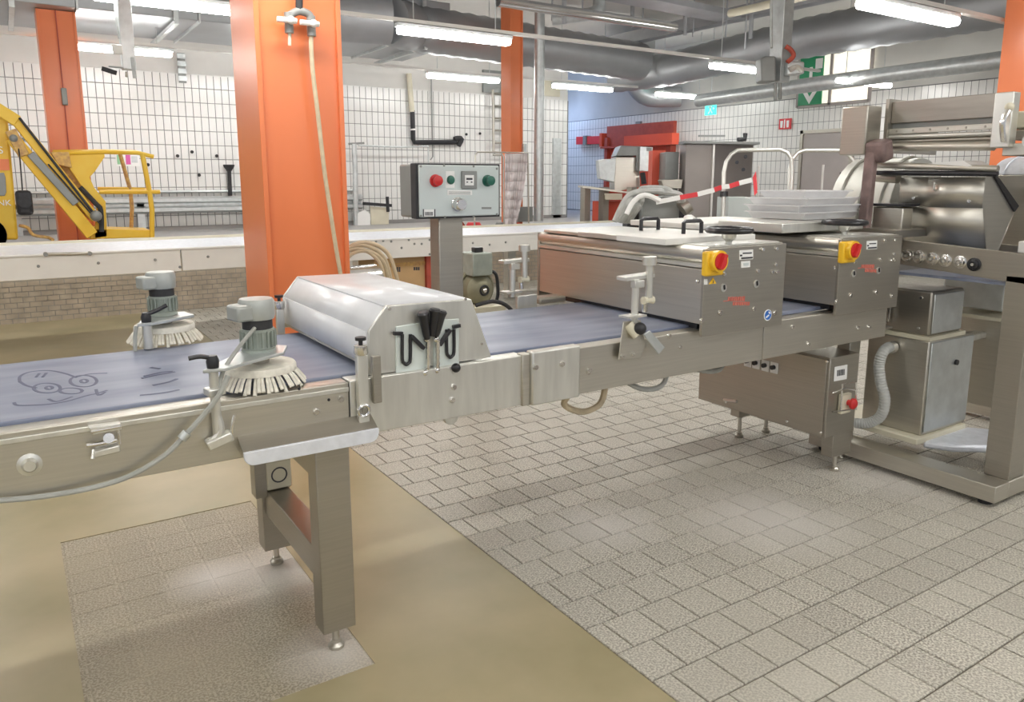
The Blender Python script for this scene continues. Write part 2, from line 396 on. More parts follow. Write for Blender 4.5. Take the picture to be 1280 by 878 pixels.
# large rectangular duct along the back wall with round spiral duct feeding from it
dz0, dz1, dy0, dy1 = 3.80, 4.5, 11.9, 13.8
t = thing('rectangular_duct', 'long galvanised rectangular air duct along the tiled back wall', 'duct', (3, 12.9, dz0))
x = -2.0; k = 0
xe = aY(528, 90, 13.0).x
while x < xe-.2:
    x2 = min(x+1.5, xe); B(x+.012, x2-.012, dy0, dy1, dz0, dz1).ob('duct_section', 'duct', t, .01); B(x-.012, x+.012, dy0-.035, dy1+.035, dz0-.035, dz1+.035).ob('flange', 'galv', t); x = x2
for px in (20, 220, 526):
    q = aY(px, 60, 12.0); sup = MB().box(q.x-.03, q.x+.03, 11.82, 11.87, dz0-.06, CZ); sup.box(q.x-.03, q.x+.03, 11.8, 13.9, dz0-.09, dz0-.04)
    sup.ob('support_bracket', 'galv', t)
def spiral(name, label, pts, r, m='duct', ring=.06, step=.15, group=None):
    P = [Vector(p) for p in pts]; Q = []
    for a, b in zip(P, P[1:]):
        n = max(2, int((b-a).length/step))
        Q += [a.lerp(b, i/n) for i in range(n)]
    Q.append(P[-1]); return single(MB().tube(Q, r, 18, 0, ring), name, m, label, 'duct', group)
a = aY(475, 55, 12.2); b = aY(800, 86, 12.2)
spiral('spiral_duct', 'round galvanised spiral duct running behind the strip lights', [(a.x-.1, 11.6, 4.05), (a.x+.5, 12.0, 4.05), (b.x, 12.2, 3.95)], .36)
single(MB().tube([(a.x-1.3, 12.0, 4.1), (a.x-.7, 11.75, 4.05), (a.x-.1, 11.6, 4.05)], .375, 18, 4), 'duct_elbow', 'duct_dark', 'wide duct elbow where the round duct joins the rectangular one', 'duct')
a = aX(800, 90, 12.0); b = aX(1262, 28, 12.0)
spiral('spiral_duct', 'thick grey spiral duct sloping towards the top orange column', [(11.6, a.y+.4, 3.86), (12.0, a.y-.8, 3.9), (12.0, 9.0, 4.05), (12.0, b.y-1.5, 4.05)], .33)
spiral('spiral_duct', 'slim shiny duct running below the thick spiral duct', [(12.4, 11.9, 3.24), (12.4, 9, 3.30), (12.4, 3.0, 3.35)], .13, 'galv', .006)
single(MB().tube([aD(790, 98, 18.6), aD(797, 110, 18.6), aD(812, 121, 18.6), aD(850, 121, 18.6)], .24, 14, 3), 'duct_elbow', 'duct', 'bent round duct dropping below the junction of the ducts', 'duct')
c = aD(790, 82, 17)
single(B(c.x-.35, c.x+.35, c.y-.35, c.y+.35, 3.75, 4.6), 'junction_box', 'duct', 'square duct junction where two round ducts meet', 'duct', bev=.01)
# cable trays and pipes below the ceiling
def run(name, label, a, b, wd, ht, m, cat): return single(MB().bar(a, b, wd, ht), name, m, label, cat)
run('cable_tray', 'wide dark cable tray crossing above the far orange column', (4.6, 9.4, 4.42), (10.8, 9.7, 4.38), .5, .10, 'duct_dark', 'tray')
run('cable_tray', 'dark flat tray above the rectangular duct', (-2, 11.5, 4.66), (6.6, 11.5, 4.66), .7, .10, 'duct_dark', 'tray')
run('service_beam', 'grey steel beam along the ceiling on the right wall side', (11.2, 3.2, 4.5), (11.2, 13.5, 4.5), .25, .22, 'duct_dark', 'beam')
single(MB().tube([(6.0, 9.6, 4.05), (9.4, 9.6, 4.05)], .075, 12), 'steel_pipe', 'steel_shiny', 'shiny insulated pipe hanging below the dark cable tray', 'pipe')
q = aD(700, 20, 12); q2 = aD(752, 8, 12)
single(MB().tube([aD(690, 24, 12), aD(735, 18, 12), aD(747, 12, 12), (aD(749, 2, 12)), aD(750, -40, 12)], .10, 12, 3), 'pipe_elbow', 'galv', 'bent insulated pipe turning up into the ceiling', 'pipe')
single(MB().tube([(9.9, 4.2, 4.2), (9.9, 8.9, 4.2)], .06, 10), 'steel_pipe', 'cream', 'pale pipe under the ceiling beside the near strip light', 'pipe')
single(MB().tube([(9.1, 3.6, 4.45), (9.1, 9.6, 4.45)], .045, 10), 'steel_pipe', 'galv', 'thin grey pipe tight under the ceiling', 'pipe')
for px, y1, D, lab in ((690, 26, 12, 'thin hanger rod beside the slim orange column top'), (705, 30, 11.5, 'thick hanger rod at the bent insulated pipe'), (728, 20, 12, 'thin hanger rod just left of the pipe elbow'), (790, 35, 13, 'thick dark hanger right of the pipe elbow'), (803, 38, 13, 'thin hanger beside the first thick hanger'), (856, 44, 13.5, 'thick dark hanger in the middle of the bare ceiling'), (866, 46, 13.5, 'thin hanger close to the middle thick hanger'), (907, 47, 13, 'thin hanger rod over the end of the thick spiral duct'), (931, 62, 12.5, 'long thin hanger rod crossing the thick spiral duct'), (938, 48, 13, 'thick hanger next to the hanging service pole')):
    q = aD(px, y1, D)
    single(MB().cyl((q.x, q.y, q.z), (q.x, q.y, CZ), .035 if px in (790, 856, 938, 705) else .014, 8), 'hanger_rod', 'duct_dark', lab, 'rod', 'hanger rods under the ceiling')
def hanging_post(name, label, q, wd, zb, extra):
    t = thing(name, label, 'pole', (q.x, q.y, zb)); x, y = q.x, q.y
    B(x-wd/2, x+wd/2, y-wd/2, y+wd/2, zb, CZ).ob('profile', 'galv', t, .005)
    extra(t, x, y, zb); return t
def ex1(t, x, y, z):
    p = lambda u, v: aD(u, v, 7.15)
    MB().tube([p(150, 48), p(146, 20), p(144, -30)], .018).ob('side_pipe', 'galv', t)
    MB().prism([p(139,56), p(152,57), p(153,69), p(141,68)], (0,-.06,0)).ob('socket_box', 'whitepaint', t, .01)
    MB().tube([p(156, 86), p(148, 84), p(136, 83)], .008).ob('bracket', 'galv', t)
    MB().bar(p(129, 86), p(144, 91), .05, .04).ob('plug', 'blackmatt', t)
    MB().cyl(p(158, 96), p(158, 90), .012).ob('end_stud', 'steel_dark', t)
    MB().prism([p(163,72), p(167,72), p(170,98), p(166,98)], (0,-.03,0)).ob('cable_clip', 'galv', t)
hanging_post('hanging_pole', 'grey square power pole hanging from the ceiling near the rear orange column', aD(159, 60, 7.2), .115, 2.62, ex1)
def ex2(t, x, y, z):
    p = lambda u, v, o=0.: aD(u, v, 9.85+o)
    MB().prism([p(951,73), p(957,70), p(970,70), p(970,102), p(952,102)], Vector((FW.x, FW.y, 0))*.25).ob('motor_box', 'encl', t, .02)
    MB().prism([p(984,76), p(1006,77), p(1006,92), p(984,94)], Vector((FW.x, FW.y, 0))*.2).ob('valve_block', 'galv', t, .02)
    MB().tube([p(984,78), p(992,70), p(988,62), p(982,58)], .03, 8, 4).ob('connector', 'red_dull', t); MB().tube([p(986,88), p(996,84), p(1003,90)], .035, 8, 3).ob('valve_body', 'steel_light', t)
    MB().tube([p(964, 60), p(964, 20), p(965, -30)], .02).ob('side_pipe', 'galv', t)
    MB().tube([p(969, 126), p(969, 104)], .022).ob('spigot', 'encl', t); MB().tube([p(975, 124), p(975, 104)], .022).ob('spigot', 'encl', t)
hanging_post('hanging_pole', 'shiny square service pole with valves and a grey box hanging from the ceiling', aD(976, 60, 10), .19, 2.86, ex2)
# exit signs, fire sign, green floor arrow sign
def flat_sign(name, label, c, wy, wz, m, marks, mm, cat='sign'):
    t = thing(name, label, cat, c); B(c[0]-.03, c[0], c[1]-wy/2, c[1]+wy/2, c[2]-wz/2, c[2]+wz/2).ob('panel', m, t)
    mb = MB()
    for poly in marks: mb.prism([(c[0]-.036, c[1]-u*wy/2, c[2]+v*wz/2) for u, v in poly], (.004, 0, 0))
    mb.ob('symbol', mm, t); MB().cyl((c[0]-.015, c[1], c[2]+wz/2), (c[0]-.015, c[1], CZ), .008, 6).ob('hanger', 'galv', t) if cat == 'sign' and 'exit' in name else None; return t
man = [[(-.1,.75),(.1,.75),(.1,.45),(-.1,.45)], [(-.35,.35),(.3,.4),(.3,.2),(-.2,.15)], [(-.15,.3),(.1,.3),(.2,-.2),(-.05,-.2)], [(-.05,-.2),(.2,-.2),(-.2,-.8),(-.4,-.8)], [(.05,-.2),(.2,-.2),(.5,-.7),(.35,-.8)], [(.5,.2),(.9,0),(.5,-.2)]]
p = aX(889, 136, 12.8); flat_sign('exit_sign', 'lit green running man exit sign above the brown cabinet', tuple(p), .30, .26, 'exitgreen', man, 'label')
p = aX(809, 99, 12.9); flat_sign('exit_sign', 'small green exit sign under the end of the thick spiral duct', tuple(p), .36, .13, 'exitgreen', [[(-.8,.3),(-.5,.3),(-.5,-.3),(-.8,-.3)], [(-.2,.2),(.5,.2),(.5,-.2),(-.2,-.2)]], 'label')
p = aX(982, 155, WX-.02); flat_sign('fire_sign', 'small red fire equipment sign with white symbols on the tiles', tuple(p), .30, .22, 'signred', [[(-.75,.6),(-.3,.6),(-.35,-.7),(-.7,-.7)], [(-.12,.8),(.08,.8),(.08,-.8),(-.12,-.8)], [(.3,.6),(.75,.6),(.7,-.7),(.35,-.7)]], 'label')
p = aX(1014, 101, WX-.08); flat_sign('emergency_arrow_sign', 'green sign with white downward arrow in the lit window', (WX-.07, p.y, 3.63), .55, 1.0, 'signgreen', [[(-.95,-.22),(-.55,-.22),(0,-.68),(0,-.97)], [(.95,-.22),(.55,-.22),(0,-.68),(0,-.97)], [(-.13,.5),(.13,.5),(.13,-.5),(-.13,-.5)], [(.35,.4),(.95,.4),(.95,.8),(.35,.8)]], 'label')
# ================================================================== columns
def column(name, label, x0, y0, wx, wy, top=CZ, m='orange', extra=None, zb=0):
    t = thing(name, label, 'column', (x0+wx/2, y0+wy/2, zb)); f = .03
    B(x0, x0+f, y0, y0+wy, zb, top).ob('flange', m, t, .002); B(x0+wx-f, x0+wx, y0, y0+wy, zb, top).ob('flange', m, t, .002)
    B(x0+f, x0+wx-f, y0+.02, y0+wy-.02, zb, top).ob('web', m, t)
    MB().box(x0-.06, x0+wx+.06, y0-.06, y0+wy+.06, zb, zb+.02).ob('foot_plate', m, t)
    if extra: extra(t)
    return t
CK = 4.75/3.6
c1 = column('orange_column', 'large orange steel column standing behind the blue conveyor belt', .985*CK, 3.6*CK, .40*CK, .41*CK)
def ex(t):
    MB().box(.755, .768, 12.135, 12.15, PLZ, 3.79).ob('seam', 'red_dull', t); B(.735, .80, 12.08, 12.15, 2.58, 2.80).ob('switch_box', 'encl', t, .01)
c2 = column('orange_column', 'orange column behind the yellow lift arm', .54, 12.15, .45, .45, 3.79, 'orange', ex, PLZ)
def ex(t): B(7.33, 7.40, 10.93, 11.0, 2.0, 2.2).ob('switch_box', 'galv', t, .01); B(7.12, 7.5, 10.9, 10.99, .9, 1.15).ob('kick_plate', 'encl', t)
c3 = column('orange_column', 'slim orange column next to the grey downpipe and wall ladder', 7.12, 11.0, .24, .3, CZ, 'orange', ex, PLZ)
c4 = column('orange_column', 'orange column above the feeder machine at the edge', 8.6, 3.59, .53, .54, CZ)
dp = MB().tube([(7.62, 10.9, .9), (7.62, 10.9, 3.9), (7.62, 10.9, 4.3)], .085, 14)
single(dp, 'downpipe', 'galv', 'pale grey vertical downpipe beside the slim orange column', 'pipe')
# water taps and hose on the near column
t = thing('water_tap_manifold', 'grey twin water tap with white handles on the large orange column', 'tap', (1.56, 4.75, 2.2))
yb = 4.69
def cp(x, y): return aY(x, y, yb)
MB().tube([cp(374, -60), cp(374, 12)], .021, 10).ob('feed_pipe', 'blackmatt', t)
MB().tube([cp(361, 24), cp(364, 18), cp(374, 14), cp(386, 18), cp(390, 28)], .023, 10, 4).ob('tee_piece', 'encl', t)
for (x, y) in ((361, 27), (389, 31)):
    v = cp(x, y)
    MB().tube([v+Vector((0,0,.05)), v-Vector((0,0,.065))], .026, 10).ob('valve', 'encl', t)
    hd = MB().tube([v+Vector((-.08,-.04,0)), v+Vector((.033,-.04,0))], .016, 8).ob('tap_handle', 'label', t)
    MB().ball(v+Vector((.0,-.045,0)), .024).ob('valve_cap', 'label', hd)
v = cp(362, 40); MB().tube([v, cp(362, 57)], .010, 8).ob('brass_coupling', 'cream', t)
hs = [cp(389, 42), cp(389, 60), cp(391, 90), cp(397, 140), cp(405, 210), cp(413, 265), cp(420, 310), aY(427, 350, 4.68)]
single(MB().tube(hs, .014, 8, 5), 'water_hose', 'hose', 'pale water hose hanging down the large orange column', 'hose')
hp = MB()
for k, (r, dx) in enumerate(((.21, 0), (.235, .03), (.195, .05), (.25, .065))):
    cx, cy, cz = 2.0+dx, 5.05, .92
    hp.tube([(cx-r*.9, cy, .45), (cx-r*.95, cy, cz), (cx-r*.6, cy, cz+r*.8), (cx, cy, cz+r), (cx+r*.6, cy, cz+r*.72), (cx+r*.9, cy, cz), (cx+r*(1+.1*k), cy, .45)], .015, 8, 5)
single(hp, 'coiled_hose', 'hose', 'bundle of beige hose coiled on the right side of the large orange column', 'hose')
single(MB().cyl((1.83, 5.0, .9), (2.13, 5.08, .9), .115, 20), 'hose_drum', 'steel_shiny', 'shiny metal drum carrying the beige hose coils', 'drum')
# ================================================================== MAIN CONVEYOR
FY = 2.31
cv = thing('belt_conveyor', 'long stainless steel conveyor with blue belt crossing the hall', 'conveyor', (.8, 2.75, 0))
B(-1.6, 4.02, 2.385, 3.165, .945, .965).ob('belt', 'belt', cv, .004, label='blue grey belt with scuffed streaks')
for x0, x1, z1 in ((-1.6, .868, .955), (.872, 1.555, .958), (1.80, 2.9, .955), (2.904, 3.9, .945)):
    mb = B(x0, x1, FY, FY+.012, .768, z1); mb.box(x0, x1, FY+.012, FY+.07, z1-.012, z1); mb.box(x0, x1, FY+.012, FY+.06, .768, .778)
    mb.ob('side_panel', 'steel_light' if x0 == .872 else 'steel', cv, .003)
B(-1.6, .868, FY-.006, FY, .925, .94).ob('edge_ridge', 'steel_light', cv, .002)
B(1.575, 1.80, FY-.025, FY+.02, .765, .972).ob('coupling_plate', 'steel_light', cv, .006); B(1.54, 1.575, FY-.01, FY+.03, .765, .965).ob('coupling_gap_cover', 'steel', cv, .004)
B(-1.6, 4.0, 3.17, 3.185, .768, .96).ob('side_panel', 'steel', cv, .003)
B(-1.6, 4.0, 2.33, 3.17, .80, .81).ob('slide_bed', 'steel_dark', cv)
B(.775, .79, 2.33, 3.17, .70, .80).ob('cross_member', 'steel_dark', cv)
lg = MB().box(.752, .868, 2.325, 2.41, .085, .77); l1 = lg.ob('leg', 'steel_dark', cv, .004)
l2 = B(.752, .868, 3.03, 3.12, .085, .77).ob('leg', 'steel_dark', cv, .004)
B(.765, .855, 2.41, 3.03, .25, .36).ob('cross_beam', 'steel_dark', cv, .003)
B(.765, .855, 2.41, 3.03, .62, .70).ob('cross_beam', 'steel_dark', cv, .003)
def foot(x, y, zt, parent):
    mb = MB().lathe((x, y, 0), (0,0,1), [(0,0),(.026,0),(.028,.012),(.018,.022),(.018,.03),(.012,.034),(.012,zt-.02),(.02,zt-.018),(.02,zt),(0,zt)], 12); return mb.ob('foot', 'steel', parent)
foot(.81, 2.37, .09, l1); foot(.81, 3.08, .09, l2)
# right end support
l3 = B(3.885, 3.985, 2.50, 2.58, .09, .77).ob('leg', 'steel', cv, .004); l4 = B(3.915, 4.0, 3.05, 3.13, .09, .77).ob('leg', 'steel', cv, .004)
foot(3.935, 2.54, .1, l3); foot(3.957, 3.09, .1, l4)
# drip shelf
def rc(x0, x1, y, z0, z1, r):
    out = [(x0, y, z1), (x1, y, z1)]
    for k in range(5): a = math.pi/2*k/4; out.append((x1-r+r*math.cos(a), y, z0+r-r*math.sin(a)))
    for k in range(5): a = math.pi/2*k/4; out.append((x0+r-r*math.sin(a), y, z0+r-r*math.cos(a)))
    return out
ds = MB().prism(rc(.512, .94, 2.24, .762, .806, .03), (0, .012, 0)).ob('drip_shelf', 'drip', cv, .002, label='pale bluish drip shelf lip')
MB().prism([(.512, 2.252, .80), (.94, 2.252, .80), (.94, 2.31, .832), (.512, 2.31, .832)], (0, 0, .006)).ob('shelf_top', 'steel_dark', ds)
# beige switch box on the rear leg
sb = B(.765, .865, 2.985, 3.03, .365, .485).ob('switch_box', 'cream', cv, .006, label='beige switch box with dark round marking')
MB().torus((.815, 2.984, .425), (0,1,0), .03, .003, 20, 6).ob('dial_ring', 'ink', sb)
B(.72, .765, 2.99, 3.06, .34, .52).ob('box_bracket', 'steel_dark', cv)
bl = [aY(x, y, FY) for x, y in ((38, 580), (395, 515), (426, 499), (567, 484), (705, 464), (669, 460), (735, 465), (792, 445), (836, 420))]
bolts(cv, [p for p in bl], (0,-1,0), .011, .009)
bolts(cv, [aY(x, y, FY-.025) for x, y in ((669, 459), (702, 455), (736, 463))], (0,-1,0), .012, .01)
bolts(cv, [aY(x, y, FY) for x, y in ((990, 409), (1072, 410), (1086, 409), (1010, 430), (565, 500))], (0,-1,0), .011, .009)
bolts(cv, [aY(x, y, FY) for x, y in ((374, 486), (374, 495), (411, 500))], (0,-1,0), .005, .002, 'black', 'hole')
MB().lathe(aY(37, 581, FY), (0,-1,0), [(0,0),(.03,0),(.03,.003),(.02,.006),(.014,.018),(0,.018)], 18).ob('round_boss', 'steel_light', cv)
MB().tube([aY(720, 484, 2.4), aY(705, 505, 2.45), aY(728, 515, 2.5), aY(750, 505, 2.5), aY(757, 482, 2.5)], .014, 8, 5).ob('loop_handle', 'hose', cv)
hk = MB().cyl((1.32, 2.45, .72), (1.32, 2.47, .72), .028, 14); hk.box(1.305, 1.335, 2.45, 2.47, .72, .79); hk.ob('pulley', 'steel_light', cv)
# doodle drawn by finger in the flour on the belt, and smears
def bz(u, v): return aZ(u/3.66, 400+v/3.66, .9655)
dd = [[(90,285),(92,258),(140,238),(225,232),(300,246),(348,264)], [(90,282),(120,300),(165,312)], [(350,262),(410,248),(490,244)],
      [(65,378),(85,391),(200,388),(300,374),(400,346),(440,338),(490,322)], [(222,362),(260,374),(330,352)], [(165,262),(180,245)], [(195,262),(212,243)], [(440,318),(452,345),(480,330)]]
def ell(cx, cy, rx, ry): return [(cx+rx*math.cos(a*.5236), cy+ry*math.sin(a*.5236)) for a in range(13)]
dd += [ell(215, 312, 62, 22), ell(225, 311, 16, 7), ell(382, 280, 62, 26), ell(385, 280, 16, 8), ell(325, 325, 52, 13)]
def stroke(s, r):
    dl = MB().tube([bz(*q) for q in s], r, 5, 4)
    for p in dl.v: p.z = .9655 + (p.z-.9655)*.12
    dl.ob('drawn_line', 'doodle', cv)
for s in dd: stroke(s, .0052)
for s in ([(650,268),(720,252),(800,238)], [(660,258),(740,240),(790,236)], [(700,300),(770,285),(810,270)], [(690,218),(730,224)], [(640,345),(740,335),(820,320)]): stroke(s, .0075)
# latch on the side panel
lt = thing('latch_bracket', 'small steel latch bracket on the conveyor side near the finger drawing', 'latch', tuple(aY(130, 555, FY)))
def fp(x, y, off=0.): return aY(x, y, FY-off)
MB().prism([fp(109,531), fp(149,526), fp(151,534), fp(115,541)], (0,-.03,0)).ob('upper_hook', 'steel_light', lt, .003)
MB().tube([fp(114,540,.03), fp(151,533,.03)], .005, 8).ob('hinge_pin', 'steel_shiny', lt)
MB().prism([fp(117,562), fp(148,554), fp(150,562), fp(118,570)], (0,-.022,0)).ob('lower_plate', 'steel_light', lt, .003)
MB().cyl(fp(136,548), fp(136,548,.03), .014, 14).ob('wing_nut', 'steel_shiny', lt)
MB().tube([fp(108,557,.02), fp(124,555,.02), fp(146,550,.02)], .006, 8).ob('latch_bolt', 'steel_shiny', lt)
MB().tube([fp(148,535,.02), fp(150,556,.02)], .003, 6).ob('wire_bail', 'steel_shiny', lt); MB().tube([fp(117,562,.01), fp(116,574,.02)], .005, 6).ob('latch_tail', 'steel_light', lt)
# cable hanging along the side panel
cb = [aY(285, 470, 2.25), aY(275, 492, 2.25), aY(257, 516, 2.26), aY(230, 546, 2.27), aY(205, 570, 2.27), aY(165, 594, 2.28), aY(120, 609, 2.28), aY(60, 620, 2.29), aY(0, 626, 2.29), aY(-60, 628, 2.30)]
t = thing('power_cable', 'grey power cable sagging along the steel conveyor side', 'cable', tuple(aY(150, 600, 2.28)))
MB().tube(cb, .008, 8, 5).ob('cord', 'cable', t)
MB().cyl(aY(234, 541, 2.262), aY(227, 549, 2.262), .014, 10).ob('cable_tie', 'galv', t)
# ================================================================== rotary brushes
def brush(label, c, sgn, arm):
    t = thing('rotary_brush', label, 'brush', c, 'motor driven rotary brushes'); x, y, z = c
    MB().lathe((x, y, z), (0,0,1), [(0,.055),(.025,.055),(.108,.052),(.112,.046),(.112,.030),(.1,.028),(0,.028)], 40).ob('brush_disc', 'bristle', t)
    n = 60; fst = None
    for k in range(n):
        if fst is None:
            tb = MB(); tb.tube([(.098, 0, .034), (.118, 0, .016), (.138, 0, -.012)], .0042, 6); 
            for p in tb.v:
                p.y *= 1 + max(0, (p.x-.098))*12
            fst = tb.ob('bristle_tuft', 'bristle'); fst.parent = t; fst.location = (0, 0, 0)
            o = fst
        else:
            o = fst.copy(); COL.objects.link(o); o.parent = t
        o.rotation_euler = (random.uniform(-.04, .04), random.uniform(-.05, .05), 2*math.pi*k/n + random.uniform(-.03, .03))
    return t
def brush_drive(t, x, y, z):
    MB().cyl((x, y, z+.05), (x, y, z+.085), .03, 18).ob('hub', 'steel_dark', t)
    # motor stack
    MB().lathe((x, y, z+.088), (0,0,1), [(0,0),(.052,0),(.052,.014),(.047,.016),(.047,.066),(.05,.068),(.05,.078),(0,.078)], 24).ob('gear_housing', 'motorgreen', t)
    fins = MB()
    for k in range(20): a = 2*math.pi*k/20; fins.obox((x+.05*math.cos(a), y+.05*math.sin(a), z+.134), (.012, .004, .052), (math.cos(a), math.sin(a), 0))
    fins.ob('cooling_fins', 'motorgreen', t)
    MB().cyl((x, y, z+.166), (x, y, z+.198), .046, 24).ob('motor_ring', 'blackmatt', t)
    MB().lathe((x, y, z+.196), (0,0,1), [(0,0),(.052,0),(.055,.01),(.055,.055),(.05,.064),(0,.068)], 24).ob('motor_cap', 'motorgrey', t)
    MB().obox((x-.055, y-.02, z+.222), (.055, .075, .05), (1, .25, 0)).ob('terminal_box', 'motorgrey', t, .008)
b1 = Vector((.622, 2.43, .975))
t1 = brush('white rotary brush with grey motor on the near edge of the blue belt', b1, 1, None)
brush_drive(t1, *b1)
MB().prism([(.42, 2.27, 1.055), (.48, 2.26, 1.055), (.68, 2.36, 1.06), (.715, 2.44, 1.062), (.66, 2.50, 1.062), (.59, 2.47, 1.06)], (0,0,.01)).ob('arm_plate', 'galv', t1, .002)
pp = aY(270, 470, 2.285)
MB().tube([(.452, 2.285, .86), (.452, 2.285, 1.06)], .014, 12).ob('clamp_post', 'steel_light', t1)
MB().obox((.452, 2.285, .995), (.05, .045, .022), (1,.2,0)).ob('post_collar', 'steel_light', t1, .004)
MB().lathe((.452, 2.285, 1.065), (0,0,1), [(0,0),(.017,0),(.019,.02),(.013,.036),(0,.038)], 12).ob('lever_hub', 'black', t1)
MB().tube([(.452, 2.285, 1.092), (.42, 2.285, 1.102), (.388, 2.285, 1.10)], .007, 8, 3).ob('clamp_lever', 'black', t1)
MB().tube([(.452, 2.285, .93), (.46, 2.28, .88), (.44, 2.28, .85), (.425, 2.28, .845)], .012, 8, 3).ob('lower_hook', 'steel_light', t1)
MB().obox((.455, 2.285, .845), (.075, .04, .03), (1,0,.3)).ob('lower_clamp', 'steel_light', t1, .005)
MB().tube([(.49, 2.285, .84), (.492, 2.28, .88), (.502, 2.28, .915)], .005, 6, 3).ob('clamp_spindle', 'steel_shiny', t1)
MB().tube([(.60, 2.38, 1.15), (.55, 2.33, 1.12), (.49, 2.30, 1.06), (.47, 2.29, 1.02), (.46, 2.265, .99)], .006, 8, 4).ob('motor_lead', 'cable', t1)
b2 = Vector((.475, 3.27, .985))
t2 = brush('white rotary brush with grey motor on the far edge of the belt', b2, 1, None)
brush_drive(t2, *b2)
MB().prism([(.36, 3.12, 1.06), (.42, 3.12, 1.06), (.58, 3.22, 1.06), (.56, 3.32, 1.06), (.42, 3.32, 1.06)], (0,0,.012)).ob('arm_plate', 'galv', t2, .002)
MB().tube([(.395, 3.14, .97), (.395, 3.14, 1.07)], .018, 12).ob('clamp_post', 'steel_light', t2)
MB().lathe((.395, 3.14, 1.072), (0,0,1), [(0,0),(.017,0),(.019,.02),(.013,.036),(0,.038)], 12).ob('lever_hub', 'black', t2)
MB().tube([(.395, 3.14, 1.10), (.44, 3.14, 1.115), (.47, 3.14, 1.13)], .008, 8, 3).ob('clamp_lever', 'black', t2)
MB().tube([(.36, 3.14, 1.06), (.352, 3.14, 1.02), (.348, 3.14, .96)], .007, 8, 3).ob('motor_lead', 'cable', t2)
# ================================================================== hood with levers
HY0, HY1 = 2.335, 3.27
hd = thing('scraper_hood', 'low steel hood with clear cover and black levers over the blue belt', 'hood', (1.18, 2.8, .96))
sec = [(.955, .995), (.955, 1.105), (1.02, 1.183), (1.345, 1.178), (1.42, .985)]
MB().prism([(.945, HY0, .96)]+[(x, HY0, z+.006) for x, z in sec[1:4]]+[(1.428, HY0, .962)], (0, .014, 0)).ob('front_panel', 'steel_light', hd, .003)
MB().prism([(.945, HY1, .97)]+[(x, HY1, z+.006) for x, z in sec[1:4]]+[(1.428, HY1, .97)], (0, .012, 0)).ob('rear_panel', 'steel_light', hd, .003)
cvm = MB()
for (a, b) in zip(sec, sec[1:]):
    cvm.add([(a[0], HY0+.014, a[1]), (b[0], HY0+.014, b[1]), (b[0], HY1, b[1]), (a[0], HY1, a[1])], [(0,1,2,3)])
o = cvm.ob('clear_cover', 'cover', hd, label='pale scratched clear plastic cover'); sm = o.modifiers.new('thick', 'SOLIDIFY'); sm.thickness = .006
B(.95, .962, HY0+.01, HY1, .985, 1.0).ob('bottom_rail', 'steel', hd)
def hp_(x, y, off=.0): return aY(x, y, HY0-off)
for px in ((494, 408, 494, 475, 533, 466, 533, 402), (541, 400, 541, 466, 573, 460, 573, 398)):
    MB().prism([hp_(px[0], px[1]), hp_(px[2], px[3]), hp_(px[4], px[5]), hp_(px[6], px[7])], (0, -.006, 0)).ob('scale_plate', 'scaleplate', hd, .003)
for u0, u1, yt, yb in ((503, 513, 418, 452), (558.5, 567.5, 412, 443)):
    yo = .012
    MB().tube([hp_(u0, yt, yo), hp_(u0, yb-3, yo), hp_((u0*3+u1)/4, yb+2.2, yo), hp_((u0+u1)/2, yb+4, yo), hp_((u0+u1*3)/4, yb+2.2, yo), hp_(u1, yb-3, yo), hp_(u1, yt, yo)], .006, 8, 3).ob('guide_slot', 'black', hd)
MB().bar(hp_(492, 417, .012), hp_(503, 417, .012), .012, .012).ob('slot_stop', 'black', hd); MB().bar(hp_(566, 409, .012), hp_(575, 407, .012), .012, .012).ob('slot_stop', 'black', hd)
for a, b in (((514, 420), (530, 436)), ((549, 432), (563, 412))): MB().bar(hp_(*a, .016), hp_(*b, .016), .016, .014).ob('lever_link', 'black', hd, .003)
for i, (a, b) in enumerate((((534, 424), (528, 390)), ((540, 420), (544, 386)), ((545, 420), (552, 388)))):
    p, q = hp_(*a, .03), hp_(*b, .04); v = q-p
    MB().lathe(p, v, [(0,0),(.010,0),(.013,.15),(.017,.75),(.021,.93),(.016,1.0),(0,1.0)], 12, unit=True).ob('lever_handle', 'black', hd)
for u in (535, 547):
    MB().tube([hp_(u, 424, .02), hp_(u, 462, .02)], .007, 8, 12, .25).ob('spring_rod', 'steel_shiny', hd)
for q in ((533, 424), (545, 424), (531, 466), (546, 463)): MB().ball(hp_(*q, .02), .012, 10, 6).ob('pivot_nut', 'steel_shiny', hd)
MB().ball(hp_(570, 460, .03), .017).ob('ball_knob', 'black', hd); MB().cyl(hp_(562, 459, .0), hp_(570, 460, .03), .006).ob('knob_stem', 'steel_shiny', hd)
bolts(hd, [hp_(x, y) for x, y in ((582, 374), (602, 430), (487, 386))], (0,-1,0), .006, .004)
# guide posts beside the hood
def guide_post(label, x, y, z0, z1, wd):
    t = thing('guide_post', label, 'post', (x, y, z0)); B(x-wd/2, x+wd/2, y-.012, y+.012, z0, z1).ob('post_bar', 'steel_light', t, .003)
    MB().lathe((x, y, z1), (0,0,1), [(0,0),(.02,0),(.024,.006),(.022,.03),(.018,.034),(0,.034)], 14).ob('collar', 'steel_shiny', t)
    MB().lathe((x, y, z1+.034), (0,0,1), [(0,0),(.007,0),(.007,.012),(.018,.014),(.018,.024),(0,.024)], 12).ob('star_knob', 'black', t); return t
g1 = guide_post('upright steel guide post with black knob beside the hood front', .908, FY-.018, .80, 1.045, .036)
q = (.905, FY-.032, .862); MB().torus(q, (0,1,0), .018, .006).ob('eye_ring', 'steel_shiny', g1); MB().lathe((q[0], q[1]-.002, q[2]), (0,-1,0), [(0,0),(.009,0),(.008,.008),(0,.008)], 10).ob('eye_bolt', 'steel_dark', g1)
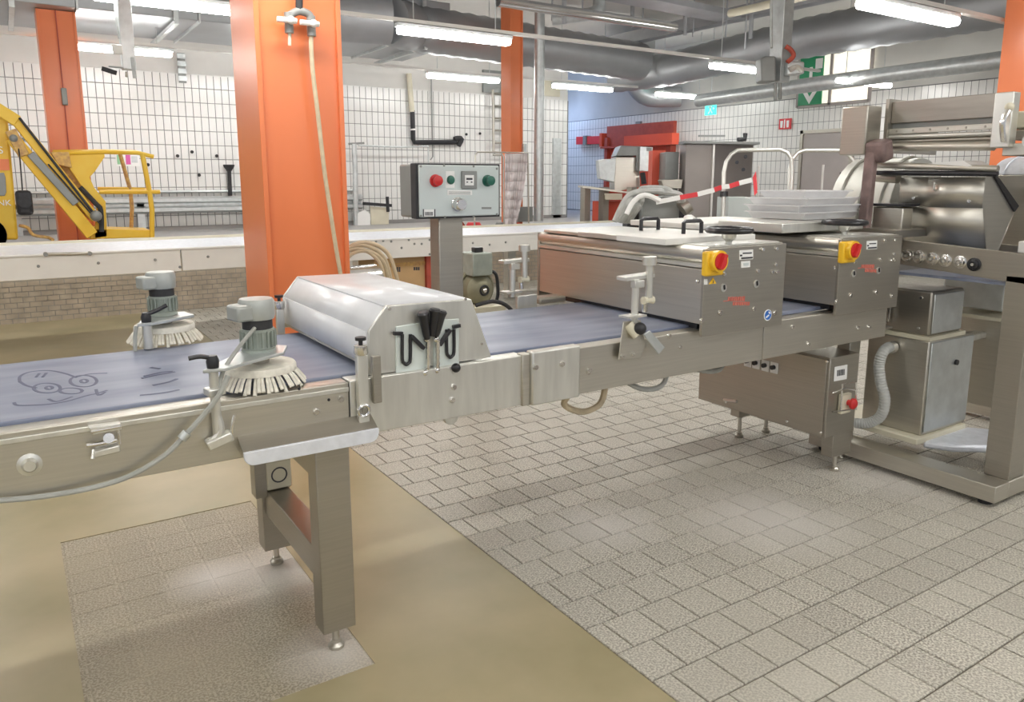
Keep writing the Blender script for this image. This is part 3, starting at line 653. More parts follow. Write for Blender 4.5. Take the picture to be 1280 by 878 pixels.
B(.945, .975, FY-.022, FY-.004, .875, 1.035).ob('stop_plate', 'steel_dark', g1, .003)
guide_post('steel guide post with black knob behind the hood near the orange column', .918, 3.215, .95, 1.065, .032)
# ================================================================== sheeters
def sheeter(label):
    t = thing('dough_sheeter', label, 'machine', (2.7, 2.9, .955), 'dough sheeters on the conveyor'); X0, X1, Y0, Y1 = 2.455, 2.965, 2.285, 3.5
    B(X0, X1, Y0, Y1, .985, 1.225).ob('body', 'steel', t, .004)
    MB().prism([(X0+.01, Y0, 1.225), (X0-.008, Y0, 1.232), (X0-.008, Y0, 1.246), (X0+.012, Y0, 1.25)], (0, Y1-Y0, 0)).ob('ledge_strip', 'steel_light', t)
    MB().prism([(X0+.014, Y0, 1.25), (X0-.004, Y0, 1.27), (X0-.008, Y0, 1.29), (X0, Y0, 1.308), (X0+.03, Y0, 1.318), (X1, Y0, 1.318), (X1, Y0, 1.25)], (0, Y1-Y0, 0)).ob('rounded_rim', 'steel', t)
    pn = B(X0-.01, X1+.01, 2.270, 2.285, .935, 1.312).ob('front_plate', 'steel_dark', t, .002)
    B(X0-.004, X1, Y1, Y1+.014, .935, 1.312).ob('rear_plate', 'steel_dark', t, .002)
    B(X0+.03, X1-.03, Y0+.05, Y1-.05, .955, .985).ob('roller_recess', 'black', t)
    yf = 2.270
    def q(x, y): return aY(x, y, yf)
    sx = aY(884, 320, 2.238).x; sw = B(sx, sx+.106, 2.238, yf, 1.200, 1.305).ob('main_switch', 'swyellow', t, .008, label='yellow main switch with red rotary knob')
    kc = aY(901, 327, 2.215); MB().cyl((kc.x, 2.238, kc.z), (kc.x, 2.215, kc.z), .046, 24).ob('switch_ring', 'swyellow', sw)
    rk = MB().cyl((kc.x, 2.215, kc.z), (kc.x, 2.211, kc.z), .036, 24); rk.obox((kc.x, 2.205, kc.z), (.066, .02, .018), (.45,0,.9), (0,1,0)); rk.ob('rotary_knob', 'red', sw)
    lb = MB().prism([q(924,313), q(941,312), q(941,324), q(924,325)], (0,-.002,0)).ob('rating_plate', 'label', t); 
    ink = MB(); ink.prism([q(928,316), q(939,315.5), q(939,317), q(928,317.5)], (0,-.004,0)); ink.prism([q(926,322), q(940,321), q(940,323), q(926,324)], (0,-.004,0)); ink.prism([q(924.6,318.5), q(927,318.4), q(927,320.5), q(924.6,320.6)], (0,-.004,0)); ink.ob('print', 'ink', lb)
    bolts(t, [q(x, y) for x, y in ((953, 312), (970, 311), (969, 331), (965, 340), (971, 340), (947, 339), (905, 343), (872, 352))], (0,-1,0), .010, .008)
    bolts(t, [q(x, y) for x, y in ((942, 386), (900, 391), (877, 401), (968, 391))], (0,-1,0), .013, .009)
    for (x, y) in ((904, 360), (945, 355)):
        h = MB().lathe(q(x, y), (0,-1,0), [(0,0),(.018,0),(.018,.004),(.012,.004),(.010,.001),(0,.001)], 16).ob('eccentric_hole', 'steel_light', t)
        MB().obox(q(x+1, y-1)+Vector((0,-.003,0)), (.008, .004, .022), (1,0,.2), (0,1,0)).ob('dark_slot', 'black', h)
    return t, q
s1, q = sheeter('dough sheeter nearest the camera with white lids and black handles on top')
s2 = dup(s1, (.94, 0, 0), 'second dough sheeter carrying a stack of clear trays')
# logos: blurred red two line lettering, and extra stickers on the first machine
def logo(t, off):
    mb = MB(); random.seed(3)
    for k in range(9):
        x = 910+k*2.4; h = 6
        mb.prism([q(x, 371.5-.12*k+(k%2)), q(x+1.6, 371.4-.12*k), q(x+1.3, 376.5), q(x-.3, 376.6)], (0,-.002,0))
    for k in range(8):
        x = 916+k*2.7; mb.prism([q(x, 377.5), q(x+1.9, 377.4), q(x+1.7, 382-(k % 3)*.7), q(x-.1, 382.1)], (0,-.002,0))
    mb.prism([q(904, 376.2), q(911, 375.6), q(911, 376.6), q(904, 377.2)], (0,-.002,0))
    for p in mb.v: p += Vector(off)
    mb.ob('red_logo', 'logo_red', t, label='small red two line logo')
logo(s1, (0,0,0)); logo(s2, (.97, 0, .085))
st = MB().lathe(q(959.5, 394), (0,-1,0), [(0,0),(.026,0),(.026,.002),(0,.002)], 24).ob('round_sticker', 'label', s1, label='round blue and white sticker')
MB().lathe(q(959.5, 394)+Vector((0,-.002,0)), (0,-1,0), [(0,0),(.022,0),(.022,.001),(0,.001)], 24).ob('blue_disc', 'bluesticker', st)
hm = MB(); hm.obox(q(958.5, 395.5)+Vector((0,-.004,0)), (.022, .002, .007), (1,0,.5), (0,1,0)); hm.obox(q(961, 391)+Vector((0,-.004,0)), (.014, .002, .008), (1,0,-.6), (0,1,0)); hm.ob('white_symbol', 'label', st)
lb = MB().prism([q(926,327), q(937,326), q(937,334), q(926,335)], (0,-.003,0)).ob('sticker', 'label', s1); MB().prism([q(928.5,329), q(935,328.4), q(935,331.6), q(928.5,332.2)], (0,-.005,0)).ob('print', 'panelgrey', lb)
MB().prism([q(880,349), q(884,349), q(884,356), q(880,356)], (0,-.002,0)).ob('small_sticker', 'label', s1)
tr = MB().prism([q(886,355.5), q(895,354.5), q(891,347)], (0,-.002,0)).ob('warning_triangle', 'swyellow', s1); MB().obox(q(890.8, 352.5)+Vector((0,-.004,0)), (.003, .002, .012), (1,0,0)).ob('flash_mark', 'ink', tr)
# lids of the first sheeter
B(2.40, 2.99, 2.46, 2.79, 1.316, 1.345).ob('lid', 'whitepaint', s1, .004); B(2.425, 2.99, 2.80, 3.12, 1.316, 1.342).ob('lid', 'steel_light', s1, .004)
B(2.455, 2.99, 3.13, 3.46, 1.316, 1.334).ob('lid', 'steel_light', s1, .004); B(2.50, 2.96, 2.30, 2.455, 1.316, 1.322).ob('top_plate', 'steel_light', s1)
for k, (y, z, xx) in enumerate(((2.98, 1.342, 2.73), (2.65, 1.345, 2.70))):
    MB().tube([(xx, y, z), (xx, y, z+.052), (xx+.012, y, z+.06), (xx+.108, y, z+.06), (xx+.12, y, z+.052), (xx+.12, y, z)], .010, 8).ob('lid_handle', 'black', s1, label='black bow handle')
def wheel(t, x, y, z, R):
    h = MB().torus((x, y, z+.085), (0,0,1), R, .014, 36, 10)
    for k in range(3): a = .5+2.094*k; h.bar((x, y, z+.07), (x+R*math.cos(a), y+R*math.sin(a), z+.085), .026, .012)
    w_ = h.ob('handwheel', 'black', t, label='black handwheel')
    MB().lathe((x, y, z), (0,0,1), [(0,0),(.028,0),(.028,.012),(.014,.016),(.014,.035),(.03,.05),(.034,.075),(.02,.088),(0,.088)], 16).ob('wheel_hub', 'steel_light', w_)
wheel(s1, 2.672, 2.345, 1.296, .092); wheel(s2, 3.60, 2.40, 1.30, .10)
B(3.235, 3.92, 2.50, 2.92, 1.335, 1.385).ob('lid', 'steel_light', s2, .005); B(3.10, 3.92, 2.94, 3.48, 1.335, 1.366).ob('lid', 'whitepaint', s2, .005)
B(3.42, 3.88, 2.30, 2.49, 1.316, 1.322).ob('top_plate', 'steel_light', s2)
# adjuster brackets in front of the first sheeter
def adjuster(label, off):
    t = thing('height_adjuster', label, 'bracket', (2.13+off[0], 2.29+off[1], .955), 'height adjusters beside the first sheeter')
    def A(x, y, o=0.): return aY(x, y, 2.29-o)+Vector(off)
    MB().cyl(A(812, 331), A(812, 321), .029, 14).ob('adjusting_knob', 'steel_light', t); MB().cyl(A(811, 372), A(812, 331), .016, 10).ob('spindle', 'steel_light', t)
    MB().prism([A(783,347), A(819,342), A(819,347), A(783,352)], (0,.06,0)).ob('top_arm', 'steel_light', t, .002)
    MB().cyl(A(793, 396), A(795, 350), .015, 10).ob('post', 'steel_light', t); MB().obox(A(797, 355), (.05, .03, .03), (1,0,0)).ob('arm_gusset', 'steel_light', t, .003)
    MB().lathe(A(804, 376), (1,0,0), [(0,0),(.018,0),(.012,.02),(.012,.03),(.018,.05),(0,.05)], 12).ob('wing_nut', 'cream', t); MB().cyl(A(806, 390), A(806, 380), .012, 10).ob('end_stud', 'steel_shiny', t)
    MB().obox(A(791, 395), (.10, .06, .008), (1,.1,0)).ob('base_plate', 'steel_light', t); MB().cyl(A(793, 403), A(793, 396), .014, 10).ob('lower_stud', 'steel_light', t)
    return t, A
a1, A = adjuster('dusty height adjuster with black knob at the near corner of the first sheeter', (0,0,0))
MB().prism([A(778,402), A(800,400), A(806,430), A(800,448), A(772,450)], (0,-.006,0)).ob('cheek_plate', 'steel', a1, .003); MB().cyl(A(785, 406), A(797, 420, .03), .022, 12).ob('clamp_barrel', 'cream', a1)
MB().ball(A(800, 411, .04), .026).ob('ball_knob', 'black', a1); MB().prism([A(803,418,.02), A(811,413,.02), A(830,434,.02), A(822,443,.02)], (0,-.008,0)).ob('lever_tab', 'galv', a1, .003)
bolts(a1, [A(x, y, .007) for x, y in ((778, 446), (791, 443), (850, 434))], (0,-1,0), .009, .008)
a2, A = adjuster('pale height adjuster at the far corner of the first sheeter behind the belt', (.03, .95, -.02))
B(2.115, 2.235, 3.205, 3.225, .93, 1.02).ob('carrier_plate', 'steel_light', a2, .003); B(2.25, 2.42, 3.2, 3.3, .965, 1.0).ob('side_shoe', 'steel_dark', a2, .01)
# clear trays
trs = []
for k in range(4):
    t0 = Vector((3.80, 2.80, 1.388+.038*k)); rot = (.07, -.02, .10, .0)[k]; L, W, H = .54, .36, .034
    if k == 3: L, W = .40, .30
    ax = Vector((math.cos(rot), math.sin(rot), 0)); ay = Vector((-math.sin(rot), math.cos(rot), 0)); mb = MB()
    P = lambda u, v, z: t0+ax*u+ay*v+Vector((0,0,z))
    a, b = L/2, W/2; i = .035
    ring = [[P(-a+s*0-e, -b-e, z), P(a+e, -b-e, z), P(a+e, b+e, z), P(-a-e, b+e, z)] for s, e, z in ((0,-.02,.0),(0,0,H),(0,.012,H),(0,.012,H+.006),(0,-.004,H+.006),(0,-.024,.006))]
    vs = sum(ring, []); fs = [(0,3,2,1), (20,21,22,23)]
    for r in range(5):
        for j in range(4): fs.append((r*4+j, r*4+(j+1) % 4, r*4+4+(j+1) % 4, r*4+4+j))
    mb.add(vs, fs)
    single(mb, 'plastic_tray', 'plastic', 'clear plastic tray, ' + ('lowest of the stack on the second sheeter', 'second from the bottom of the tray stack', 'third from the bottom of the tray stack', 'small one on top of the tray stack')[k], 'tray', 'stacked clear trays')
# ================================================================== control cabinet below the conveyor
cc = thing('control_cabinet', 'stainless control cabinet under the conveyor with four rotary switches', 'cabinet', (3.7, 2.85, 0))
B(3.566, 3.825, 2.40, 3.315, .228, .672).ob('cabinet_body', 'steel_dark', cc, .004)
B(3.558, 3.566, 2.415, 3.305, .238, .662).ob('door', 'steel_dark', cc, .002)
for k, (x, y) in enumerate(((935, 452), (945.5, 454.5), (957, 457.5), (968, 460))):
    p = aX(x, y, 3.557); pl = B(3.552, 3.558, p.y-.026, p.y+.026, p.z-.032, p.z+.032).ob('switch_plate', 'label', cc, .003); MB().cyl((3.552, p.y, p.z+.004), (3.532, p.y, p.z+.004), .013, 12).ob('rotary_switch', 'black', pl)
y0 = 2.398
lb = MB().prism([aY(x, y, y0) for x, y in ((1043,459), (1059,456), (1058,474), (1042,477))], (0,-.002,0)).ob('barcode_label', 'label', cc)
bm_ = MB()
for k in range(7): bm_.prism([aY(x, y, y0-.003) for x, y in ((1046.5+k*1.4, 463-k*.25), (1047.2+k*1.4, 463-k*.25), (1047.0+k*1.4, 470.5-k*.25), (1046.3+k*1.4, 470.5-k*.25))], (0,-.001,0))
bm_.ob('barcode', 'ink', lb)
MB().tube([aY(x, y, y0-o) for x, y, o in ((1051,512,.0), (1051,512,.05), (1053,481,.05), (1070,477.5,.05), (1070,512,.05), (1070,512,0))], .005, 8).ob('guard_wire', 'steel_shiny', cc)
MB().tube([aY(x, y, y0-o) for x, y, o in ((1040,491,.0), (1041,491,.04), (1057,486,.06), (1069,488,.05))], .004, 8).ob('guard_wire', 'steel_shiny', cc); MB().tube([aY(x, y, y0-o) for x, y, o in ((1040,515,.0), (1041,515,.05), (1064,512,.06))], .004, 8).ob('guard_wire', 'steel_shiny', cc)
p = aY(1055, 502, y0); eb = B(p.x-.055, p.x+.03, y0-.025, y0, p.z-.06, p.z+.05).ob('emergency_stop_box', 'cream', cc, .005)
MB().lathe((p.x, y0-.025, p.z), (0,-1,0), [(0,0),(.016,0),(.016,.02),(.03,.024),(.03,.036),(.02,.045),(0,.047)], 16).ob('emergency_button', 'red', eb)
for (x, y, w_) in ((3.74, 3.12, .05), (3.735, 2.44, .085)):
    lg = B(x-w_, x+w_, y-.035, y+.035, .10 if w_ > .06 else .14, .228).ob('cabinet_leg', 'steel_dark', cc, .003); foot(x, y, .105 if w_ > .06 else .145, lg)
bolts(cc, [aX(x, y, 3.558) for x, y in ((1026, 541), (1034, 452), (984, 527), (908, 503))], (-1,0,0), .009, .006)
lt = MB().tube([aX(905, 500, 3.553), aX(921, 502, 3.553)], .01, 8).ob('door_lock', 'steel_light', cc)
# cables on the floor under the conveyor
single(MB().tube([(3.35, 2.95, .74), (3.25, 2.85, .62), (3.1, 2.75, .60), (2.9, 2.7, .64), (2.7, 2.8, .72)], .016, 8, 5), 'cable_loop', 'cable', 'dark cable loop hanging below the conveyor beside the control cabinet', 'cable')
single(MB().tube([(2.40, 2.8, .78), (2.42, 2.75, .66), (2.5, 2.68, .60), (2.62, 2.66, .62), (2.66, 2.68, .78)], .013, 8, 5), 'cable_loop', 'conduit', 'grey cable loop hanging below the first sheeter', 'cable')
single(B(2.45, 3.5, 2.75, 3.0, .655, .675), 'cable_trough', 'steel_light', 'thin steel trough under the conveyor beside the control cabinet', 'trough')
# ================================================================== FEEDER MACHINE on the right
fm = thing('dough_feeder', 'large stainless dough feeder machine with hopper and rollers', 'machine', (4.7, 2.1, 0))
bb = B(3.925, 4.06, 1.69, 2.75, .03, .115).ob('base_beam', 'steel', fm, .004); B(4.06, 5.9, 1.69, 1.83, .03, .115).ob('base_beam', 'steel', fm, .004); B(5.4, 5.5, 1.83, 2.9, .03, .115).ob('base_beam', 'steel', fm, .004)
pads = MB()
for x, y in ((3.99, 1.76), (3.99, 2.68), (5.45, 1.76)): pads.cyl((x, y, 0), (x, y, .031), .035)
pads.ob('foot', 'black', bb)
B(4.07, 4.22, 1.70, 1.82, .115, 1.14).ob('upright', 'steel_dark', fm, .004)
MB().prism([(4.07, 2.42, 1.148), (4.07, 2.42, 1.282), (4.07, 1.66, 1.245), (4.07, 1.66, 1.098)], (.03, 0, 0)).ob('side_rail', 'steel_dark', fm, .003)
MB().prism([(4.75, 2.42, 1.148), (4.75, 2.42, 1.25), (4.75, 1.66, 1.215), (4.75, 1.66, 1.098)], (.03, 0, 0)).ob('side_rail', 'steel_dark', fm, .003)
for k, (x, y) in enumerate(((1134.5,319.7), (1149,321), (1166,323.6), (1182,326), (1200.6,328), (1218,330.7))):
    c = aX(x, y, 4.07); s_ = MB().lathe(c, (-1,0,0), [(0,0),(.034,0),(.034,.006),(.026,.008),(.024,.02),(.014,.022),(.012,.01),(0,.01)], 18).ob('bearing_bush', 'steel_shiny' if k < 5 else 'black', fm)
    MB().cyl(c-Vector((.008,0,0)), c-Vector((.026,0,0)), .008, 8).ob('shaft_end', 'steel_light', s_)
B(4.10, 4.74, 1.70, 2.40, 1.085, 1.10).ob('feed_belt', 'belt', fm)
MB().prism([(4.10, 2.36, 1.02), (4.10, 2.30, .985), (4.10, 1.95, 1.0), (4.10, 1.9, 1.06)], (.5, 0, 0)).ob('feed_chute', 'bluesticker', fm) if False else None
# hopper
hy0, hy1 = 2.05, 2.50
hpoly = [(4.25, 1.615), (4.25, 1.455), (4.335, 1.225), (4.45, 1.205), (4.61, 1.455), (4.31, 1.625)]
hh = MB()
for a, b in zip(hpoly[:5], hpoly[1:5]): hh.add([(a[0], hy0, a[1]), (b[0], hy0, b[1]), (b[0], hy1, b[1]), (a[0], hy1, a[1])], [(0,1,2,3)])
o = hh.ob('hopper_shell', 'steel', fm); o.modifiers.new('t', 'SOLIDIFY').thickness = .006
MB().prism([(x, hy0, z) for x, z in hpoly], (0, .008, 0)).ob('hopper_end', 'steel', fm, .002); MB().prism([(x, hy1, z) for x, z in hpoly], (0, .008, 0)).ob('hopper_end', 'steel', fm, .002)
MB().prism([(4.30, hy0-.01, 1.632), (4.34, hy0-.01, 1.628), (4.62, hy0-.01, 1.46), (4.58, hy0-.01, 1.43)], (0, .01, 0)).ob('end_gasket', 'black', fm)
MB().tube([(4.244, 2.3, 1.58), (4.225, 2.3, 1.585), (4.225, 2.3, 1.55), (4.244, 2.3, 1.545)], .006).ob('hopper_catch', 'steel_light', fm)
bolts(fm, [(4.246, 2.42, 1.50), (4.246, 2.12, 1.49)], (-1,0,0), .01, .006)
# roller bars above hopper
MB().tube([(4.22, 1.98, 1.655), (4.2, 2.62, 1.685)], .017, 12).ob('guide_bar', 'steel', fm); MB().tube([(4.22, 1.98, 1.63), (4.2, 2.62, 1.64)], .014, 12).ob('guide_bar', 'black', fm)
MB().tube([(4.25, 2.52, 1.61), (4.25, 2.66, 1.62)], .03, 12).ob('roller', 'steel_dark', fm)
MB().prism([(4.2, 2.5, 1.665), (4.2, 2.3, 1.69), (4.2, 2.15, 1.70), (4.2, 2.1, 1.67), (4.2, 2.3, 1.655)], (.2,0,0)).ob('cloth', 'label', fm)
# upper unit
uy0, uy1, ux = 2.02, 2.60, 4.26
B(ux, ux+.02, uy0, uy1, 1.915, 2.035).ob('upper_cover', 'steel_brown', fm, .003); B(ux+.02, ux+.06, uy0, uy1, 1.885, 1.915).ob('roller_gap', 'encl', fm)
sb_ = B(ux-.01, ux+.02, uy0, uy1, 1.855, 1.885).ob('scraper_bar', 'steel', fm, .002); bolts(sb_, [(ux-.01, uy0+.06+.095*k, 1.87) for k in range(6)], (-1,0,0), .006, .004, 'steel_dark')
MB().tube([(ux, uy0, 1.835), (ux, uy1, 1.84)], .012, 12).ob('tie_bar', 'steel_light', fm); MB().tube([(ux+.03, uy0, 1.81), (ux+.03, uy1, 1.815)], .016, 12).ob('roller', 'steel_dark', fm)
MB().tube([(ux-.02, uy0, 1.77), (ux-.02, uy1, 1.785)], .024, 14, 8, .0).ob('lower_roller', 'steel', fm)
B(ux-.03, ux+.5, uy1, uy1+.02, 1.75, 2.05).ob('side_plate', 'steel_dark', fm); B(ux-.05, ux+.02, 1.94, 2.03, 1.76, 2.03).ob('side_plate', 'steel_light', fm, .005)
B(4.06, 4.2, 2.62, 2.78, 1.74, 2.01).ob('drive_cover', 'steel_dark', fm, .008, label='tall steel drive cover')
MB().tube([(ux-.06, 1.96, 1.79), (ux-.09, 1.96, 1.88), (ux-.06, 1.95, 1.95)], .014, 8, 4).ob('crank', 'steel_shiny', fm); MB().ball((ux-.06, 1.95, 1.955), .022).ob('crank_knob', 'cream', fm)
B(ux, ux+.5, 1.72, 1.99, 1.72, 1.78).ob('upper_bracket', 'steel', fm, .004); MB().cyl((ux-.02, 1.86, 1.79), (ux+.1, 1.86, 1.79), .035).ob('bracket_boss', 'steel_light', fm)
MB().bar((4.10, 2.60, 1.80), (4.05, 2.58, 1.29), .05, .06).ob('swing_arm', 'brownarm', fm, .01, label='brown floury swing arm'); MB().obox((4.12, 2.57, 1.76), (.10, .12, .12), (1,0,.3)).ob('arm_head', 'brownarm', fm, .02)
MB().prism([(4.12, 2.40, 1.45), (4.12, 2.58, 1.45), (4.12, 2.58, 1.32), (4.12, 2.40, 1.30)], (.1,0,0)).ob('gear_box', 'steel', fm, .006); B(4.1, 4.25, 2.38, 2.60, 1.455, 1.47).ob('gear_box_lid', 'black', fm, .003)
MB().prism([(4.0, 2.36, 1.29), (4.0, 2.9, 1.31), (4.0, 2.9, 1.345), (4.0, 2.36, 1.33)], (.35,0,0)).ob('cross_shelf', 'steel_dark', fm)
B(4.88, 4.98, 1.74, 1.82, .115, 1.86).ob('upright', 'steel_dark', fm, .004)
# domed covers
def dome(xc, r, y0, y1, z0, zr, name, m, lab, n, rr):
    prof = [(xc-r*math.cos(math.pi*a/14), z0+zr*math.sin(math.pi*a/14)) for a in range(15)]
    o = MB().prism([(x, y0, z) for x, z in prof], (0, y1-y0, 0)).ob(name, m, fm, .004, label=lab)
    for k in range(n):
        y = y0+(y1-y0)*(k+.5)/n; MB().tube([(xc-(r+.004)*math.cos(math.pi*a/14), y, z0+(zr+.004)*math.sin(math.pi*a/14)) for a in range(15)], rr, 6).ob('cover_rib', m, o)
dome(4.62, .32, 2.60, 3.0, 1.36, .37, 'domed_cover', 'domegrey', 'ribbed grey domed cover', 3, .012)
dome(5.26, .26, 1.85, 2.38, 1.63, .11, 'domed_cover', 'drip', 'pale bluish domed cover at the end', 4, .006)
B(4.34, 4.9, 1.60, 2.0, 1.855, 1.943).ob('end_cover', 'cream', fm, .01); B(5.0, 5.03, 1.75, 2.37, 1.16, 1.63).ob('end_plate', 'steel', fm, .004); B(4.33, 4.9, 1.62, 2.0, 1.80, 1.85).ob('end_roller_guard', 'steel_dark', fm, .006)
B(4.35, 4.55, 1.74, 1.80, 1.26, 1.42).ob('linkage', 'steel_shiny', fm, .01); B(4.2, 4.4, 1.72, 1.84, 1.24, 1.30).ob('linkage_block', 'whitepaint', fm, .006)
# gearbox cabinets
gc = B(4.15, 4.62, 2.20, 2.56, .19, .73).ob('gearbox_cabinet', 'steel', fm, .008); B(4.165, 4.61, 2.192, 2.20, .21, .72).ob('cabinet_door', 'galv', gc, .004); MB().cyl((4.43, 2.192, .58), (4.43, 2.18, .58), .016, 12).ob('door_lock', 'black', gc)
B(4.08, 4.6, 2.18, 2.75, .155, .19).ob('cabinet_plinth', 'cream', fm, .006)
gb = B(4.17, 4.50, 2.22, 2.50, .75, 1.0).ob('motor_cabinet', 'steel_dark', fm, .012); B(4.185, 4.49, 2.212, 2.22, .765, .985).ob('cabinet_door', 'galv', gb, .004); B(4.15, 4.52, 2.20, 2.52, .73, .752).ob('cabinet_flange', 'cream', gb)
MB().tube([(4.165, 2.44, .80), (4.14, 2.44, .81), (4.14, 2.44, .93), (4.165, 2.44, .94)], .008).ob('cabinet_handle', 'steel_shiny', gb); bolts(gb, [(4.17, 2.28, .79), (4.17, 2.28, .96), (4.17, 2.47, .79)], (-1,0,0), .01, .008)
g2 = B(4.86, 5.5, 2.10, 2.5, .24, .78).ob('gearbox_cabinet', 'steel', fm, .008); B(4.88, 5.48, 2.092, 2.10, .26, .76).ob('cabinet_door', 'galv', g2, .004)
B(4.80, 5.3, 2.14, 2.5, .84, 1.08).ob('motor_cabinet', 'galv', fm, .012); B(4.78, 5.35, 2.12, 2.52, .785, .805).ob('cabinet_flange', 'cream', fm)
B(4.70, 4.86, 2.24, 2.32, .66, .70).ob('coupling', 'steel_light', fm, .01)
MB().prism([(4.16, 2.19, .12), (4.62, 2.19, .12), (4.70, 2.10, .12), (4.66, 1.97, .12), (4.55, 1.90, .12), (4.42, 1.92, .12), (4.24, 2.05, .12)], (0,0,.045)).ob('foot_plate', 'drip', fm, .015, label='flat rounded grey foot plate')
MB().cyl((4.14, 2.40, .665), (4.10, 2.40, .665), .035, 14).ob('hose_socket', 'steel_light', gc)
hz = [aX(1112, 434, 4.10), aX(1104, 440, 4.02), aX(1099, 456, 4.0), aX(1101, 478, 4.0), aX(1106, 500, 4.0), aX(1101, 520, 4.0), aX(1086, 529, 3.98), aX(1068, 529, 3.95)]
single(MB().tube(hz, .027, 12, 12, .12), 'corrugated_hose', 'conduit', 'thick grey corrugated hose between control cabinet and gearbox cabinet', 'hose')
ld = MB()
for k in range(4): ld.box(4.0, 4.06, 2.64, 2.95, .25+.14*k, .29+.14*k)
ld.ob('rear_shelf', 'steel_dark', fm); B(4.0, 4.05, 2.95, 3.0, .1, 1.3).ob('upright', 'steel_dark', fm)
# ================================================================== control console behind the belt
YC = 3.32
cn = thing('control_console', 'grey control box on a steel pedestal with red and green buttons', 'console', (1.75, YC+.1, .78))
def K(x, y, o=0.): return aY(x, y, YC-o)
p00, p10 = K(523.5, 206), K(624, 209); zt, zb_ = p00.z, K(524, 272).z
x0, x1 = p00.x, p10.x
B(x0-.012, x1+.012, YC+.012, YC+.07, zb_-.008, zt+.008).ob('gasket_frame', 'blackmatt', cn, .004)
B(x0-.005, x1+.005, YC+.06, YC+.21, zb_-.004, zt+.004).ob('enclosure', 'encl', cn, .01)
fpn = B(x0, x1, YC, YC+.014, zb_, zt).ob('face_plate', 'panelgrey', cn, .006)
pq = K(549, 300, -.06).x; B(pq, pq+.135, YC+.06, YC+.16, .78, zb_).ob('pedestal', 'steel_dark', cn, .005); B(pq-.03, pq+.165, 3.186, YC+.06, .80, .93).ob('mounting_bracket', 'steel_dark', cn)
def btn(x, y, m, nm, r, ln, ring='label'):
    c = K(x, y); MB().lathe(c, (0,-1,0), [(0,0),(r*1.25,0),(r*1.25,.006),(r*.8,.008),(r*.8,ln*.6),(r,ln*.65),(r,ln),(r*.6,ln*1.1),(0,ln*1.12)], 18).ob(nm, m, fpn)
btn(544, 226, 'red', 'red_button', .024, .035)
MB().prism([K(557,214), K(568,214), K(568,235), K(557,235)], (0,-.002,0)).ob('button_plate', 'label', fpn); btn(563, 225, 'green', 'green_button', .017, .014)
btn(609, 226, 'green', 'green_button', .023, .04)
MB().prism([K(576,214), K(595,214), K(595,236), K(576,236)], (0,-.012,0)).ob('counter_frame', 'encl', fpn, .003)
ctr = MB().prism([K(581,219,.012), K(592,219,.012), K(592,232,.012), K(581,232,.012)], (0,-.003,0)).ob('counter_face', 'label', fpn)
dg = MB(); dg.prism([K(583,222.5,.015), K(590.5,222.5,.015), K(590.5,225,.015), K(583,225,.015)], (0,-.001,0)); dg.prism([K(583,227,.015), K(585,227,.015), K(585,228.5,.015), K(583,228.5,.015)], (0,-.001,0)); dg.prism([K(588.5,227,.015), K(590.5,227,.015), K(590.5,228.5,.015), K(588.5,228.5,.015)], (0,-.001,0)); dg.ob('digits', 'ink', ctr)
lbp = MB().prism([K(559,237.5), K(590,238), K(590,244), K(559,244)], (0,-.002,0)).ob('text_label', 'label', fpn); ln_ = MB()
for yy in (239.6, 241.8): ln_.prism([K(561,yy,.002), K(588,yy+.3,.002), K(588,yy+1.1,.002), K(561,yy+.8,.002)], (0,-.001,0))
ln_.ob('print', 'encl', lbp)
c = K(571.5, 255.5); MB().lathe(c, (0,-1,0), [(0,0),(.034,0),(.034,.006),(.03,.008),(.028,.045),(.024,.05),(0,.05)], 22).ob('speed_knob', 'steel_shiny', fpn)
bc = MB().prism([K(529,262), K(544,262), K(544,270.5), K(529,270.5)], (0,-.002,0)).ob('barcode_label', 'label', fpn); bm_ = MB()
for k in range(8): bm_.prism([K(531.5+k*1.25,265,.002), K(532.2+k*1.25,265,.002), K(532.2+k*1.25,269.5,.002), K(531.5+k*1.25,269.5,.002)], (0,-.001,0))
for u in (528.6, 542.8): bm_.prism([K(u,261.5,.002), K(u+1.3,261.5,.002), K(u+1.3,271,.002), K(u,271,.002)], (0,-.001,0))
bm_.ob('barcode', 'ink', bc)
MB().prism([K(602,259), K(614,259), K(614,261.5), K(602,261.5)], (0,-.002,0)).ob('maker_plate', 'encl', fpn)
bolts(fpn, [K(x, y) for x, y in ((526, 208), (555, 207), (592, 208), (621, 211), (526, 270), (556, 271.5), (592, 271), (621, 268))], (0,-1,0), .006, .004, 'encl', 'screw')
# gear motor on a stand behind the belt
gm = thing('gear_motor', 'olive green gear motor on a stand behind the control console', 'motor', (2.75, 4.6, 0))
def G(x, y, o=0.): return aY(x, y, 4.6-o)
c = G(600, 362)
MB().lathe(c+Vector((0,.15,0)), (0,-1,0), [(0,0),(.115,0),(.12,.02),(.12,.10),(.105,.12),(.105,.15),(.085,.17),(.06,.20),(.04,.21),(0,.21)], 26).ob('gear_case', 'olive', gm)
MB().torus(c+Vector((0,.06,0)), (0,1,0), .135, .014).ob('case_flange', 'olive', gm); MB().torus(c+Vector((0,-.06,0)), (0,1,0), .032, .008).ob('shaft_ring', 'black', gm); MB().ball(c+Vector((0,-.065,0)), .018).ob('shaft_end', 'steel_shiny', gm)
tb = B(c.x-.085, c.x+.075, 4.55, 4.72, c.z+.10, c.z+.26).ob('terminal_box', 'motorgreen', gm, .008); B(c.x-.035, c.x+.03, 4.6, 4.66, c.z+.26, c.z+.295).ob('cable_gland', 'black', tb, .006)
